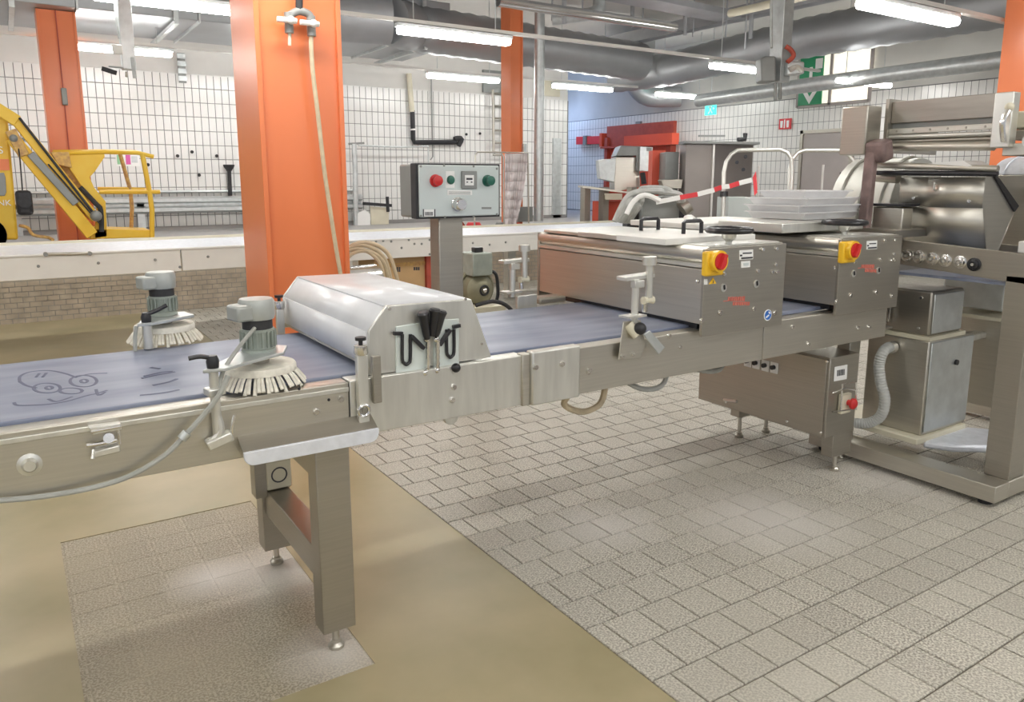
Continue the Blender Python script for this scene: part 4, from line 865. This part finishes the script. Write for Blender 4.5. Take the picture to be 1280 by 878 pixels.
MB().tube([(c.x+.07, 4.6, c.z+.13), (c.x+.12, 4.58, c.z+.10), (c.x+.13, 4.57, c.z-.02), (c.x+.12, 4.57, c.z-.08)], .012, 8, 4).ob('motor_lead', 'black', gm)
MB().box(c.x-.15, c.x+.15, 4.5, 4.8, c.z-.16, c.z-.11).ob('base_plate', 'cream', gm, .005); B(c.x-.1, c.x+.1, 4.55, 4.75, 0, c.z-.16).ob('stand', 'steel_dark', gm)
MB().tube([(c.x-.1, 4.49, c.z-.09), (c.x+.02, 4.47, c.z-.07), (c.x+.12, 4.46, c.z-.10), (c.x+.2, 4.46, c.z-.17)], .014, 8, 4).ob('hose', 'blackmatt', gm)
# ================================================================== background conveyor
bc = thing('white_conveyor', 'long cream white conveyor crossing the hall behind the orange column', 'conveyor', (5, 8.2, 0))
BZ = .985
for x0, x1 in ((-1.5, 1.28), (1.29, 4.1), (4.11, 5.32), (5.33, 7.4), (7.41, 9.5)):
    B(x0, x1, 7.55, 7.6, .775, BZ).ob('side_panel', 'whitepaint', bc, .006)
B(-1.5, 9.5, 7.6, 8.92, .93, .972).ob('top_bed', 'drip', bc); B(-1.5, 9.5, 7.53, 7.56, BZ-.012, BZ+.004).ob('edge_strip', 'label', bc, .003); B(-1.5, 9.5, 8.92, 8.97, .80, .998).ob('side_panel', 'cream', bc, .005)
hp0, hp1 = aY(57, 318, 7.54), aY(112, 317, 7.54)
br = MB().tube([hp0, hp1], .014, 8).ob('grab_rail', 'steel_dark', bc)
for q_ in (hp0, hp1): MB().cyl(q_+Vector((0,.02,0)), q_-Vector((0,.03,0)), .019, 10).ob('rail_knob', 'encl', br)
bolts(bc, [aY(x, y, 7.55) for x, y in ((48, 333), (123, 329), (194, 325), (225, 334), (260, 321), (470, 302), (479, 301), (489, 302), (502, 310), (511, 300), (518, 305), (527, 305), (537, 300), (547, 308), (537, 318), (467, 317), (591, 304), (612, 306), (632, 303))], (0,-1,0), .013, .008, 'encl')
for x in (-.9, 2.9, 5.7, 8.8):
    B(x-.06, x+.06, 7.62, 7.74, 0, .80).ob('leg', 'steel_light', bc); B(x-.06, x+.06, 8.78, 8.9, 0, .80).ob('leg', 'steel_light', bc)
# cardboard box + red post behind it
bx = thing('cardboard_box', 'brown cardboard box with dark prints below the white conveyor', 'box', (4.85, 8.0, .0)); a = aY(478, 325, 7.75); b = aY(531, 322, 7.75)
B(a.x-.1, b.x, 7.75, 8.2, .35, .76).ob('carton', 'cardboard', bx, .006); pr = MB()
for u, v, w_, h_ in ((497, 337, 8, 6), (521, 336, 8, 4)):
    for k in range(3): pr.prism([aY(u-w_/2+k*w_/3, v-h_/2, 7.749), aY(u-w_/2+k*w_/3+w_*.25, v-h_/2, 7.749), aY(u-w_/2+k*w_/3+w_*.25, v+h_/2, 7.749), aY(u-w_/2+k*w_/3, v+h_/2, 7.749)], (0,-.003,0))
pr.ob('print', 'ink', bx); B(a.x-.1, b.x, 7.74, 7.75, .66, .70).ob('tape', 'rusty', bx); B(a.x-.1, b.x, 7.76, 8.2, 0, .35).ob('lower_carton', 'cardboard', bx)
c = aY(536, 340, 7.75); single(B(c.x-.05, c.x+.05, 7.70, 7.82, 0, .80), 'red_post', 'red_dull', 'dark red post beside the cardboard box', 'post'); c = aY(544, 340, 7.75); single(B(c.x-.05, c.x+.05, 7.70, 7.82, 0, .79), 'white_post', 'whitepaint', 'white post between the red post and the console pedestal', 'post')
# ================================================================== yellow lift
LY = 11.3
lf = thing('boom_lift', 'yellow articulated boom lift with basket behind the white conveyor', 'lift', (.6, LY+.4, 0))
def Y_(x, y, o=0.): return aY(x, y, LY+o)
c0, c1 = Y_(-70, 135), Y_(19, 300)
MB().prism([Y_(-70,135), Y_(-2,135), Y_(10,150), Y_(23,300), Y_(-70,300)], (0, .9, 0)).ob('counterweight', 'yellow', lf, .03)
B(c0.x, c1.x-.05, LY+.1, LY+1.2, PLZ+.25, PLZ+.33).ob('chassis', 'yellow', lf, .03)
for x in (c0.x+.25, c1.x-.3): MB().cyl((x, LY-.02, PLZ+.22), (x, LY+.28, PLZ+.22), .22, 24).ob('wheel', 'blackmatt', lf)
MB().prism([Y_(-5,216,-.004), Y_(5,216,-.004), Y_(7,222,-.004), Y_(8,240,-.004), Y_(6,245,-.004), Y_(-5,245,-.004)], (0,-.01,0)).ob('vent_window', 'encl', lf, .01)
MB().prism([Y_(-10,199,-.004), Y_(11,199,-.004), Y_(12,213,-.004), Y_(-10,213,-.004)], (0,-.006,0)).ob('orange_band', 'orange', lf)
def text(body, size, loc, m, name, parent):
    cu = bpy.data.curves.new(name, 'FONT'); cu.body = body; cu.size = size; cu.extrude = .002; cu.align_x = 'RIGHT'
    o = bpy.data.objects.new(name, cu); COL.objects.link(o); bpy.context.view_layer.update()
    me = bpy.data.meshes.new_from_object(o.evaluated_get(bpy.context.evaluated_depsgraph_get())); bpy.data.objects.remove(o)
    me.materials.clear(); me.materials.append(MT[m])
    me.transform(Matrix.Translation(loc) @ Matrix.Rotation(math.pi/2, 4, 'X')); o = bpy.data.objects.new(name, me); COL.objects.link(o); setp(o, parent); return o
text('NK', .10, Y_(14.5, 257, -.01), 'label', 'lettering', lf); text('S', .12, Y_(4.5, 192, -.01), 'label', 'lettering', lf)
def boom(a, b, wd, ht, m, nm, o=0.): return MB().bar(Y_(*a, o), Y_(*b, o), wd, ht).ob(nm, m, lf, .01)
boom((-10, 132), (22, 152), .12, .14, 'yellow', 'boom_arm', -.1); boom((18, 148), (120, 274), .10, .12, 'yellow', 'boom_arm', -.1); boom((15, 172), (115, 294), .10, .15, 'yellow', 'boom_arm', -.1)
boom((38, 192), (95, 255), .06, .09, 'encl', 'hydraulic_ram', -.16); boom((24, 147), (118, 268), .03, .03, 'blackmatt', 'hydraulic_line', -.17); boom((60, 205), (125, 280), .02, .02, 'blackmatt', 'hydraulic_line', -.17)
boom((13, 163), (30, 195), .12, .12, 'rusty', 'boom_joint', -.12); boom((24, 178), (32, 172), .03, .04, 'encl', 'link_rod', -.12)
MB().ball(Y_(17, 173, -.16), .05).ob('pivot_pin', 'encl', lf); MB().ball(Y_(120, 270, -.18), .07).ob('pivot_pin', 'encl', lf)
MB().prism([Y_(63,190,-.05), Y_(86,190,-.05), Y_(90,210,-.05), Y_(72,206,-.05)], (0,.12,0)).ob('jib_cover', 'rusty', lf, .01)
MB().prism([Y_(82,192), Y_(130,190), Y_(131,196), Y_(119,214), Y_(112,222), Y_(118,235), Y_(132,252), Y_(134,296), Y_(118,298), Y_(121,258), Y_(100,230), Y_(83,205)], (0,.06,0)).ob('jib_plate', 'yellow', lf, .005)
MB().prism([Y_(76,205,.07), Y_(88,204,.07), Y_(112,240,.07), Y_(112,275,.07), Y_(98,262,.07), Y_(80,228,.07)], (0,.05,0)).ob('jib_arm', 'rusty', lf, .01)
MB().tube([Y_(100,234,-.08), Y_(120,255,-.08), Y_(126,263,-.08), Y_(127,290,-.08)], .03, 8, 3).ob('hydraulic_hose', 'blackmatt', lf)
MB().prism([Y_(118,286), Y_(190,288), Y_(190,297), Y_(112,299)], (0, .7, 0)).ob('basket_floor', 'yellow', lf, .01)
rl = [((66,191),(140,190)), ((140,190),(178,192)), ((178,192),(192,196))]
MB().tube([Y_(66,192), Y_(130,190), Y_(172,191), Y_(192,196)], .028, 8).ob('top_rail', 'yellow', lf); MB().tube([Y_(66,190,.6), Y_(130,189,.6), Y_(170,190,.6)], .026, 8).ob('top_rail', 'yellow', lf)
MB().tube([Y_(124,240), Y_(160,240), Y_(200,240)], .028, 8).ob('mid_rail', 'yellow', lf); MB().tube([Y_(122,236,.6), Y_(160,236,.6), Y_(182,237,.6), Y_(188,240,0)], .024, 8).ob('mid_rail', 'yellow', lf)
MB().tube([Y_(178,193), Y_(187,240), Y_(190,262), Y_(190,297)], .032, 8).ob('basket_post', 'yellow', lf); MB().tube([Y_(150,192,.6), Y_(163,238,.6), Y_(165,260,.6), Y_(164,288,.6)], .026, 8).ob('basket_post', 'rusty', lf)
# reel hanging in front of the wall
rt = thing('cable_reel', 'black cable reel hanging on a cord beside the yellow lift body', 'reel', tuple(Y_(30, 270, -.3)))
MB().box(*[f(v) for v, f in ((0, lambda v: Y_(20, 255, -.3).x), (0, lambda v: Y_(41, 255, -.3).x), (0, lambda v: LY-.4), (0, lambda v: LY-.25), (0, lambda v: Y_(30, 269, -.3).z), (0, lambda v: Y_(30, 238, -.3).z))]).ob('reel_body', 'black', rt, .04)
MB().tube([Y_(28, 238, -.33), Y_(25, 200, -.25), Y_(22, 176, -.12)], .008, 6).ob('cord', 'black', rt); MB().cyl(Y_(31, 253, -.46), Y_(31, 253, -.3), .07, 12).ob('hub', 'blackmatt', rt)
single(MB().tube([Y_(24, 282, .2), Y_(35, 285, .2), Y_(42, 294, .1), Y_(60, 297, .1), Y_(66, 300, 0)], .02, 8, 4), 'floor_cable', 'rusty', 'brown cable lying beside the yellow lift body', 'cable')
# ================================================================== things on and before the back wall
def W(x, y, o=.02): return aY(x, y, WY-o)
gr = thing('guard_rail', 'grey steel guard rail along the white tiled back wall', 'rail', (2.5, 14.6, .9)); a = W(-20, 258, .2); b = W(452, 258, .2)
z1 = W(100, 247, .2).z; z0 = W(100, 269, .2).z; h = z1-z0
MB().prism([(a.x, WY-.22, z0), (a.x, WY-.28, z0+h*.12), (a.x, WY-.28, z0+h*.32), (a.x, WY-.20, z0+h*.42), (a.x, WY-.20, z0+h*.58), (a.x, WY-.28, z0+h*.68), (a.x, WY-.28, z0+h*.88), (a.x, WY-.22, z1), (a.x, WY-.19, z1), (a.x, WY-.17, z0+h*.5), (a.x, WY-.19, z0)], (b.x-a.x, 0, 0)).ob('beam', 'galv', gr)
for x in (.1, 1.9, 3.7, 5.4): B(x-.06, x+.06, WY-.2, WY-.06, 0, z1-.02).ob('rail_post', 'galv', gr)
q0 = W(180, 240); single(MB().tube([(a.x, WY-.06, q0.z), (W(445, 236).x, WY-.06, q0.z)], .025, 8), 'wall_pipe', 'galv', 'thin grey pipe along the wall above the guard rail', 'pipe')
t = thing('drain_funnel', 'black funnel and standpipe on the tiled wall left of the large column', 'pipe', tuple(W(287, 247))); p = W(286, 206, .1); p2 = W(288, 247, .1)
MB().lathe(p, (0,0,-1), [(0,0),(.10,0),(.09,.04),(.035,.12),(0,.12)], 14).ob('funnel', 'blackmatt', t); MB().cyl(p-Vector((0,0,.1)), p2, .035, 10).ob('standpipe', 'blackmatt', t)
t = thing('drain_pipe', 'black drain pipe turning sideways on the tiled wall above the console', 'pipe', tuple(W(516, 180)))
MB().tube([W(511, 92, .1), W(515, 140, .1)], .055, 12).ob('upper_pipe', 'cream', t); MB().tube([W(515.5, 138, .1), W(516.5, 174, .1), W(518, 178, .1), W(524, 178, .1), W(570, 178, .1)], .05, 12).ob('pipe', 'black', t)
MB().cyl(W(515.8, 161, .1), W(516, 163, .1), .056, 12).ob('band', 'label', t); MB().tube([W(568, 174, .1), W(572, 173, .1), W(577, 174, .1), W(573, 182, .1)], .055, 10, 3).ob('trap', 'blackmatt', t)
single(MB().tube([W(539, 98, .05), W(540.5, 170, .05), W(541, 196, .05), W(538, 200, .05)], .014, 8), 'thin_pipe', 'encl', 'thin dark vertical pipe on the tiles beside the black drain pipe', 'pipe')
t = thing('standpipe_frame', 'pale grey pipe frame standing before the tiled wall right of the large column', 'frame', tuple(W(445, 240, .3)))
MB().tube([W(445, 290, .3), W(444, 215, .3), W(442.5, 180, .3)], .05, 10).ob('post', 'galv', t); MB().bar(W(436, 180, .3), W(455, 179, .3), .04, .04).ob('cross_arm', 'encl', t); MB().tube([W(448, 182, .3), W(500, 184, .3), W(535, 183, .3), W(536, 210, .3)], .018, 8).ob('cross_pipe', 'galv', t)
t = thing('hose_hook', 'black wall hook with handle on a grey plate before the wall', 'hook', tuple(W(474, 265, .3)))
MB().bar(W(454, 254.5, .3), W(489, 257, .3), .06, .06).ob('arm', 'blackmatt', t); MB().tube([W(484, 246, .3), W(485, 265, .3)], .035, 8).ob('handle', 'black', t); MB().prism([W(463,258,.28), W(486,260,.28), W(486,281,.28), W(464,281,.28)], (0,.02,0)).ob('plate', 'cream', t)
single(MB().prism([W(447,267,.35), W(456,262,.35), W(463,268,.35), W(463,282,.35), W(447,282,.35)], (0,.03,0)), 'white_sign_box', 'label', 'small white house shaped box below the end of the guard rail', 'box')
# ladder
t = thing('wall_ladder', 'silver ladder fixed to the back wall below the dark opening', 'ladder', tuple(W(627, 190))); a0, a1, b0, b1 = W(616, 112, .15), W(617, 190, .15), W(634, 112, .15), W(633, 190, .15)
MB().tube([a0, a1], .03, 8).ob('stile', 'steel', t); MB().tube([b0, b1], .03, 8).ob('stile', 'steel', t)
for k in range(6): z = a0.z-.08-k*.26; MB().tube([(a0.x, a0.y, z), (b0.x, b0.y, z)], .022, 8).ob('rung', 'steel_dark', t)
q0, q1 = W(604, 87), W(642, 118); struct(B(q0.x, q1.x, WY-.03, WY+.05, q1.z, q0.z).ob('window_2', 'encl'))
q0, q1 = W(681, 100), W(700, 121); struct(B(q0.x, q1.x, WY-.02, WY+.05, q1.z, q0.z).ob('window_3', 'cream'))
# poster, small fittings, panel strip on wall
t = thing('wall_poster', 'small white poster with pink and green fields behind the lift basket', 'poster', tuple(W(158, 200))); q0, q1 = W(144, 192), W(175, 208)
B(q0.x, q1.x, WY-.015, WY-.005, q1.z, q0.z).ob('sheet', 'label', t); L = q1.x-q0.x; B(q0.x+.02, q0.x+L*.3, WY-.02, WY-.012, q1.z+.03, q0.z-.02).ob('green_field', 'poster_green', t); B(q0.x+L*.42, q0.x+L*.62, WY-.02, WY-.012, q1.z+.03, q0.z-.02).ob('pink_field', 'poster_pink', t); B(q0.x+L*.66, q0.x+L*.92, WY-.02, WY-.012, q1.z+.06, q0.z-.04).ob('grey_field', 'galv', t)
for x, y, lab in ((240, 190, 'upper left black pipe stub on the tiles beside the large column'), (271, 195, 'black pipe stub on the tiles closest to the large column'), (249, 219, 'lowest black pipe stub on the tiles beside the large column'), (222, 195, 'black pipe stub on the tiles farthest from the large column'), (583, 168, 'black pipe stub just right of the drain pipe end'), (600, 167, 'black pipe stub beside the wall ladder'), (185, 206, 'black pipe stub behind the lift basket')):
    single(MB().cyl(W(x, y, .0), W(x, y, .08), .03, 8), 'wall_fitting', 'blackmatt', lab, 'fitting', 'black stubs on the tiled wall')
q0, q1 = W(221, 66), W(233, 104); t = thing('ventilation_strip', 'grey slatted strip on the wall above the tiles', 'vent', tuple(W(227, 104)))
B(q0.x, q1.x, WY-.05, WY, q1.z, q0.z).ob('back_plate', 'encl', t)
for k in range(4): z = q1.z+.03+k*(q0.z-q1.z)/4; B(q0.x-.01, q1.x+.01, WY-.07, WY-.05, z, z+.08).ob('slat', 'galv', t)
# plastic curtain on a frame
PY = 10.6
def Q(x, y, o=0.): return aY(x, y, PY+o)
t = thing('curtain_frame', 'wire frame rack with a crumpled pinkish plastic sheet near the slim column', 'rack', tuple(Q(632, 285)))
gz = lambda x: Vector((Q(x, 290).x, PY, PLZ))
MB().tube([gz(593), Q(594, 195), Q(597, 190), Q(660, 191), gz(661)], .014, 8).ob('frame', 'steel', t); MB().tube([gz(630), Q(629, 196), Q(626, 191)], .014, 8).ob('upright', 'steel', t)
sh = MB(); n = 10; gridp = []
for i in range(n+1):
    for j in range(9):
        u = i/n; v = j/8; xl, xr = 631+0*v, (660-(v**1.6)*16)
        gridp.append(Q(xl+(xr-xl)*u, 192+v*93, .05*math.sin(u*9+v*3)))
for i in range(n):
    for j in range(8): sh.add([gridp[i*9+j], gridp[i*9+9+j], gridp[i*9+10+j], gridp[i*9+1+j]], [(0,1,2,3)])
o = sh.ob('plastic_sheet', 'sheet', t); o.modifiers.new('t', 'SOLIDIFY').thickness = .004
for k, (x, m) in enumerate(((583, 'red_dull'), (604, 'signred'), (640, 'encl'), (655, 'orange_red'))):
    p = Q(x, 283); single(MB().lathe((p.x, PY+.3, PLZ), (0,0,1), [(0,0),(.12,0),(.13,p.z-PLZ),(.1,p.z+.05-PLZ),(0,p.z+.05-PLZ)], 14), 'waste_drum', m, ('dull red drum behind the console', 'bright red drum behind the console edge', 'grey drum below the plastic sheet', 'orange red drum under the plastic sheet')[k], 'drum')
# red wall bracket
t = thing('wall_bracket', 'red steel wall bracket with dark clamp left of the red doorway', 'bracket', tuple(aX(738, 176, WX-.1)))
a, b = aX(722, 176, WX-.12), aX(754, 175, WX-.12)
MB().bar(a, b, .12, .22).ob('arm', 'signred', t, .01); m_ = (a*.62+b*.38); MB().obox(m_, (.14, .2, .26), (0,1,0)).ob('clamp', 'encl', t); MB().obox(b, (.1, .2, .36), (0,1,0)).ob('end_plate', 'orange_red', t)
single(B(WX-.08, WX-.01, aX(803, 155, WX).y, aX(797, 155, WX).y, aX(800, 160, WX).z, aX(800, 152, WX).z), 'junction_box', 'encl', 'small grey box on the tiles above the red doorway', 'box')
# ================================================================== machines at the back right (on the raised floor)
def S(x, y, D): return aD(x, y, D)
D = 15.
t = thing('slicing_machine', 'silver slicing machine with slanted hood on a steel table', 'machine', tuple(S(785, 240, D)))
def D_(x, y, o=0.): return aD(x, y, D+o)
dirv = Vector((FW.x, FW.y, 0)).normalized()
MB().prism([D_(770,196), D_(798,196), D_(800,225), D_(800,234), D_(768,240), D_(768,228)], dirv*.8).ob('body', 'steel', t, .01); MB().prism([D_(776,182,-.1), D_(799,183,-.1), D_(796,195,-.1), D_(770,195,-.1)], dirv*.8).ob('slanted_top', 'encl', t, .01)
MB().prism([D_(796,184,-.12), D_(801,184,-.12), D_(800,214,-.12), D_(795,213,-.12)], dirv*.1).ob('dark_gap', 'encl', t)
ob_ = MB().prism([D_(800,183,-.2), D_(816,184,-.2), D_(814,214,-.2), D_(799,214,-.2)], dirv*.5).ob('control_box', 'galv', t, .01); MB().prism([D_(808,184.5,-.21), D_(814.5,184.5,-.21), D_(814.5,189,-.21), D_(808,189,-.21)], -dirv*.01).ob('display', 'encl', ob_)
MB().prism([D_(748,200), D_(770,198), D_(768,228), D_(750,224)], dirv*.5).ob('side_wing', 'galv', t, .01); MB().tube([D_(803,216,-.2), D_(804,222,-.2), D_(805,230,-.2)], .05, 8).ob('cable_gland', 'blackmatt', t)
t = thing('steel_table', 'steel table with square legs below the slicing machine', 'table', tuple(S(745, 270, D)))
MB().prism([D_(728,232,-.3), D_(800,241.5,-.3), D_(800,244,-.3), D_(728,235,-.3)], dirv*1.0).ob('table_top', 'steel', t, .005)
for x in (732, 755, 790): p = D_(x, 234, -.2); MB().box(p.x-.07, p.x+.07, p.y-.07, p.y+.07, PLZ, p.z).ob('leg', 'steel_dark', t)
MB().prism([D_(756,242,-.35), D_(778,242,-.35), D_(778,250,-.35), D_(757,250,-.35)], dirv*.3).ob('drawer', 'cream', t, .01); p = D_(765, 258, .1); B(p.x-.25, p.x+.25, p.y, p.y+.3, PLZ, p.z+.1).ob('crate', 'orange_red', t)
D2 = 12.6
def E_(x, y, o=0.): return aD(x, y, D2+o)
t = thing('switch_cabinet', 'tall brown grey steel switch cabinet at the right wall', 'cabinet', tuple(E_(890, 290)))
p = E_(858, 180); p2 = E_(893, 182); p3 = E_(942, 181, .2)
def vquad(mb, a, b, z0, z1, th): 
    a = Vector((a.x, a.y, z0)); b = Vector((b.x, b.y, z0)); n = Vector((0,0,1)).cross(b-a).normalized(); n = n if n.dot(dirv) > 0 else -n
    return mb.prism([a, b, b+Vector((0,0,z1-z0)), a+Vector((0,0,z1-z0))], n*th)
zt = p.z
vquad(MB(), p, p2, PLZ, zt, .5).ob('left_door', 'cabbrown', t, .01); bdy = vquad(MB(), p2, p3, PLZ, zt+.02, .5).ob('right_body', 'cabbrown', t, .01)
bolts(t, [E_(x, y, -.03) for x, y in ((921, 203), (932, 196), (929, 212))], tuple(-dirv), .03, .02, 'ink', 'knob')
vquad(MB(), E_(891.5, 182, -.05), E_(894, 182, -.05), PLZ, zt, .05).ob('edge_trim', 'steel_light', t)
MB().bar(E_(852, 178.5, .1), E_(944, 180, .1), .5, .04).ob('top_cap', 'encl', t); MB().tube([E_(922, 175), E_(931, 174), E_(931.5, 167)], .04, 8).ob('top_valve', 'blackmatt', t); MB().bar(E_(873,170,.3), E_(906,170,.3), .05, .03).ob('top_shelf', 'encl', t)
t = thing('mixer_unit', 'dark grey steel unit between slicing machine and brown cabinet', 'machine', tuple(E_(840, 240, .4)))
vquad(MB(), E_(832, 190, .4), E_(849, 189, .4), PLZ, E_(840, 190, .4).z, .5).ob('body', 'encl', t, .01); vquad(MB(), E_(816, 188, .9), E_(832, 188, .9), PLZ, E_(825, 188, .9).z, .4).ob('orange_panel', 'orange_red', t)
MB().prism([E_(826,225,.2), E_(854,224,.2), E_(852,236,.2), E_(830,236,.2)], dirv*.3).ob('front_cover', 'steel_dark', t, .01)
# hose bundle machine
D3 = 8.4
def H_(x, y, o=0.): return aD(x, y, D3+o)
t = thing('hose_trolley', 'dark machine carrying loops of grey hose behind the first sheeter', 'trolley', tuple(H_(815, 290))); p = H_(803, 245); p2 = H_(850, 245)
vquad(MB(), p, p2, .9, H_(815, 246).z, .5).ob('body', 'encl', t, .02); vquad(MB(), H_(785, 250, .2), H_(858, 250, .2), .1, H_(820, 252, .2).z, .4).ob('base', 'blackmatt', t, .02)
MB().cyl(H_(852, 262, -.1), H_(860, 256, -.1), .09, 12).ob('motor_end', 'steel_dark', t)
hb = MB(); random.seed(5)
for k in range(7):
    r = random.uniform(-3, 3); hb.tube([H_(768+k*3, 277, -.2+.05*k), H_(778+k*4, 255+r, -.2), H_(788+k*2, 242+r, -.2+.05*k), H_(806, 238+r, -.2+.05*k), H_(830, 238+r*.8, -.2), H_(846+r, 243, -.2), H_(852+r, 252, -.15)], .03, 8, 4)
hb.ob('hose_loops', 'conduit', t); MB().tube([H_(783, 268, -.3), H_(792, 252, -.3), H_(806, 244, -.3), H_(825, 251, -.3)], .028, 8, 4).ob('hose', 'label', t)
single(MB().tube([(3.14, 3.0, 1.383), (3.17, 3.08, 1.386), (3.24, 3.16, 1.385), (3.32, 3.2, 1.383)], .018, 8, 3), 'cleaning_rag', 'steel_light', 'grey crumpled rag lying on a lid behind the black bow handles', 'rag')
# handle trolleys (two arched tubes)
def arch(label, pts, D):
    t = thing('handle_trolley', label, 'trolley', tuple(aD(pts[0][0], 330, D)), 'arched handle trolleys')
    P = [aD(x, y, D) for x, y in pts]; z0 = .15
    P = [Vector((P[0].x, P[0].y, z0))] + P + [Vector((P[-1].x, P[-1].y, z0))]
    MB().tube(P, .022, 10).ob('arched_handle', 'steel_light', t)
    m_ = P[0].lerp(P[-1], .5); MB().tube([(m_.x, m_.y, z0), (m_.x, m_.y, P[2].z+.06)], .012, 8).ob('middle_bar', 'steel_light', t)
    b_ = MB().bar(P[0], P[-1], .5, .05).ob('platform', 'steel_dark', t)
    for q_ in (P[0], P[-1]): MB().cyl((q_.x-.03, q_.y, .07), (q_.x+.03, q_.y, .07), .07, 12).ob('castor', 'blackmatt', t)
    return t
a_ = arch('arched tube trolley in front of the brown cabinet', [(904, 262), (905, 215), (908, 202), (914, 193), (922, 188), (975, 187), (984, 191), (989, 198), (990, 215)], 8.2)
MB().cyl(aD(905, 240, 8.2), aD(905, 246, 8.2), .045, 10).ob('grip_clamp', 'black', a_)
arch('arched tube trolley in front of the grey door', [(986, 262), (987, 213), (990, 199), (997, 191), (1006, 188), (1050, 188), (1059, 192), (1066, 200), (1068, 215)], 8.4)
tp = thing('barrier_tape', 'red and white barrier tape strung in front of the brown cabinet', 'tape', tuple(aD(880, 243, 8.1)))
tpp = [(820, 253), (850, 247), (872, 243), (893, 237.5), (902, 234), (912, 233), (924, 229), (940, 225)]
for k, (a, b) in enumerate(zip(tpp, tpp[1:])):
    pa, pb = aD(*a, 8.1), aD(*b, 8.1); MB().bar(pa, pb, .004, .05).ob('tape_length', 'label' if k % 2 == 0 else 'signred', tp)
single(MB().prism([aD(941,222,8.1), aD(945,214,8.1), aD(947,240,8.1), aD(943,245,8.1)], dirv*.004), 'tape_end', 'signred', 'loose hanging end of red tape beside the trolley', 'tape')
ga, gb2 = aD(911,247,9), aD(944,246,9)
single(vquad(MB(), ga, gb2, 0, ga.z, .5), 'grey_bin', 'panelgrey', 'pale grey bin behind the arched trolley', 'bin')
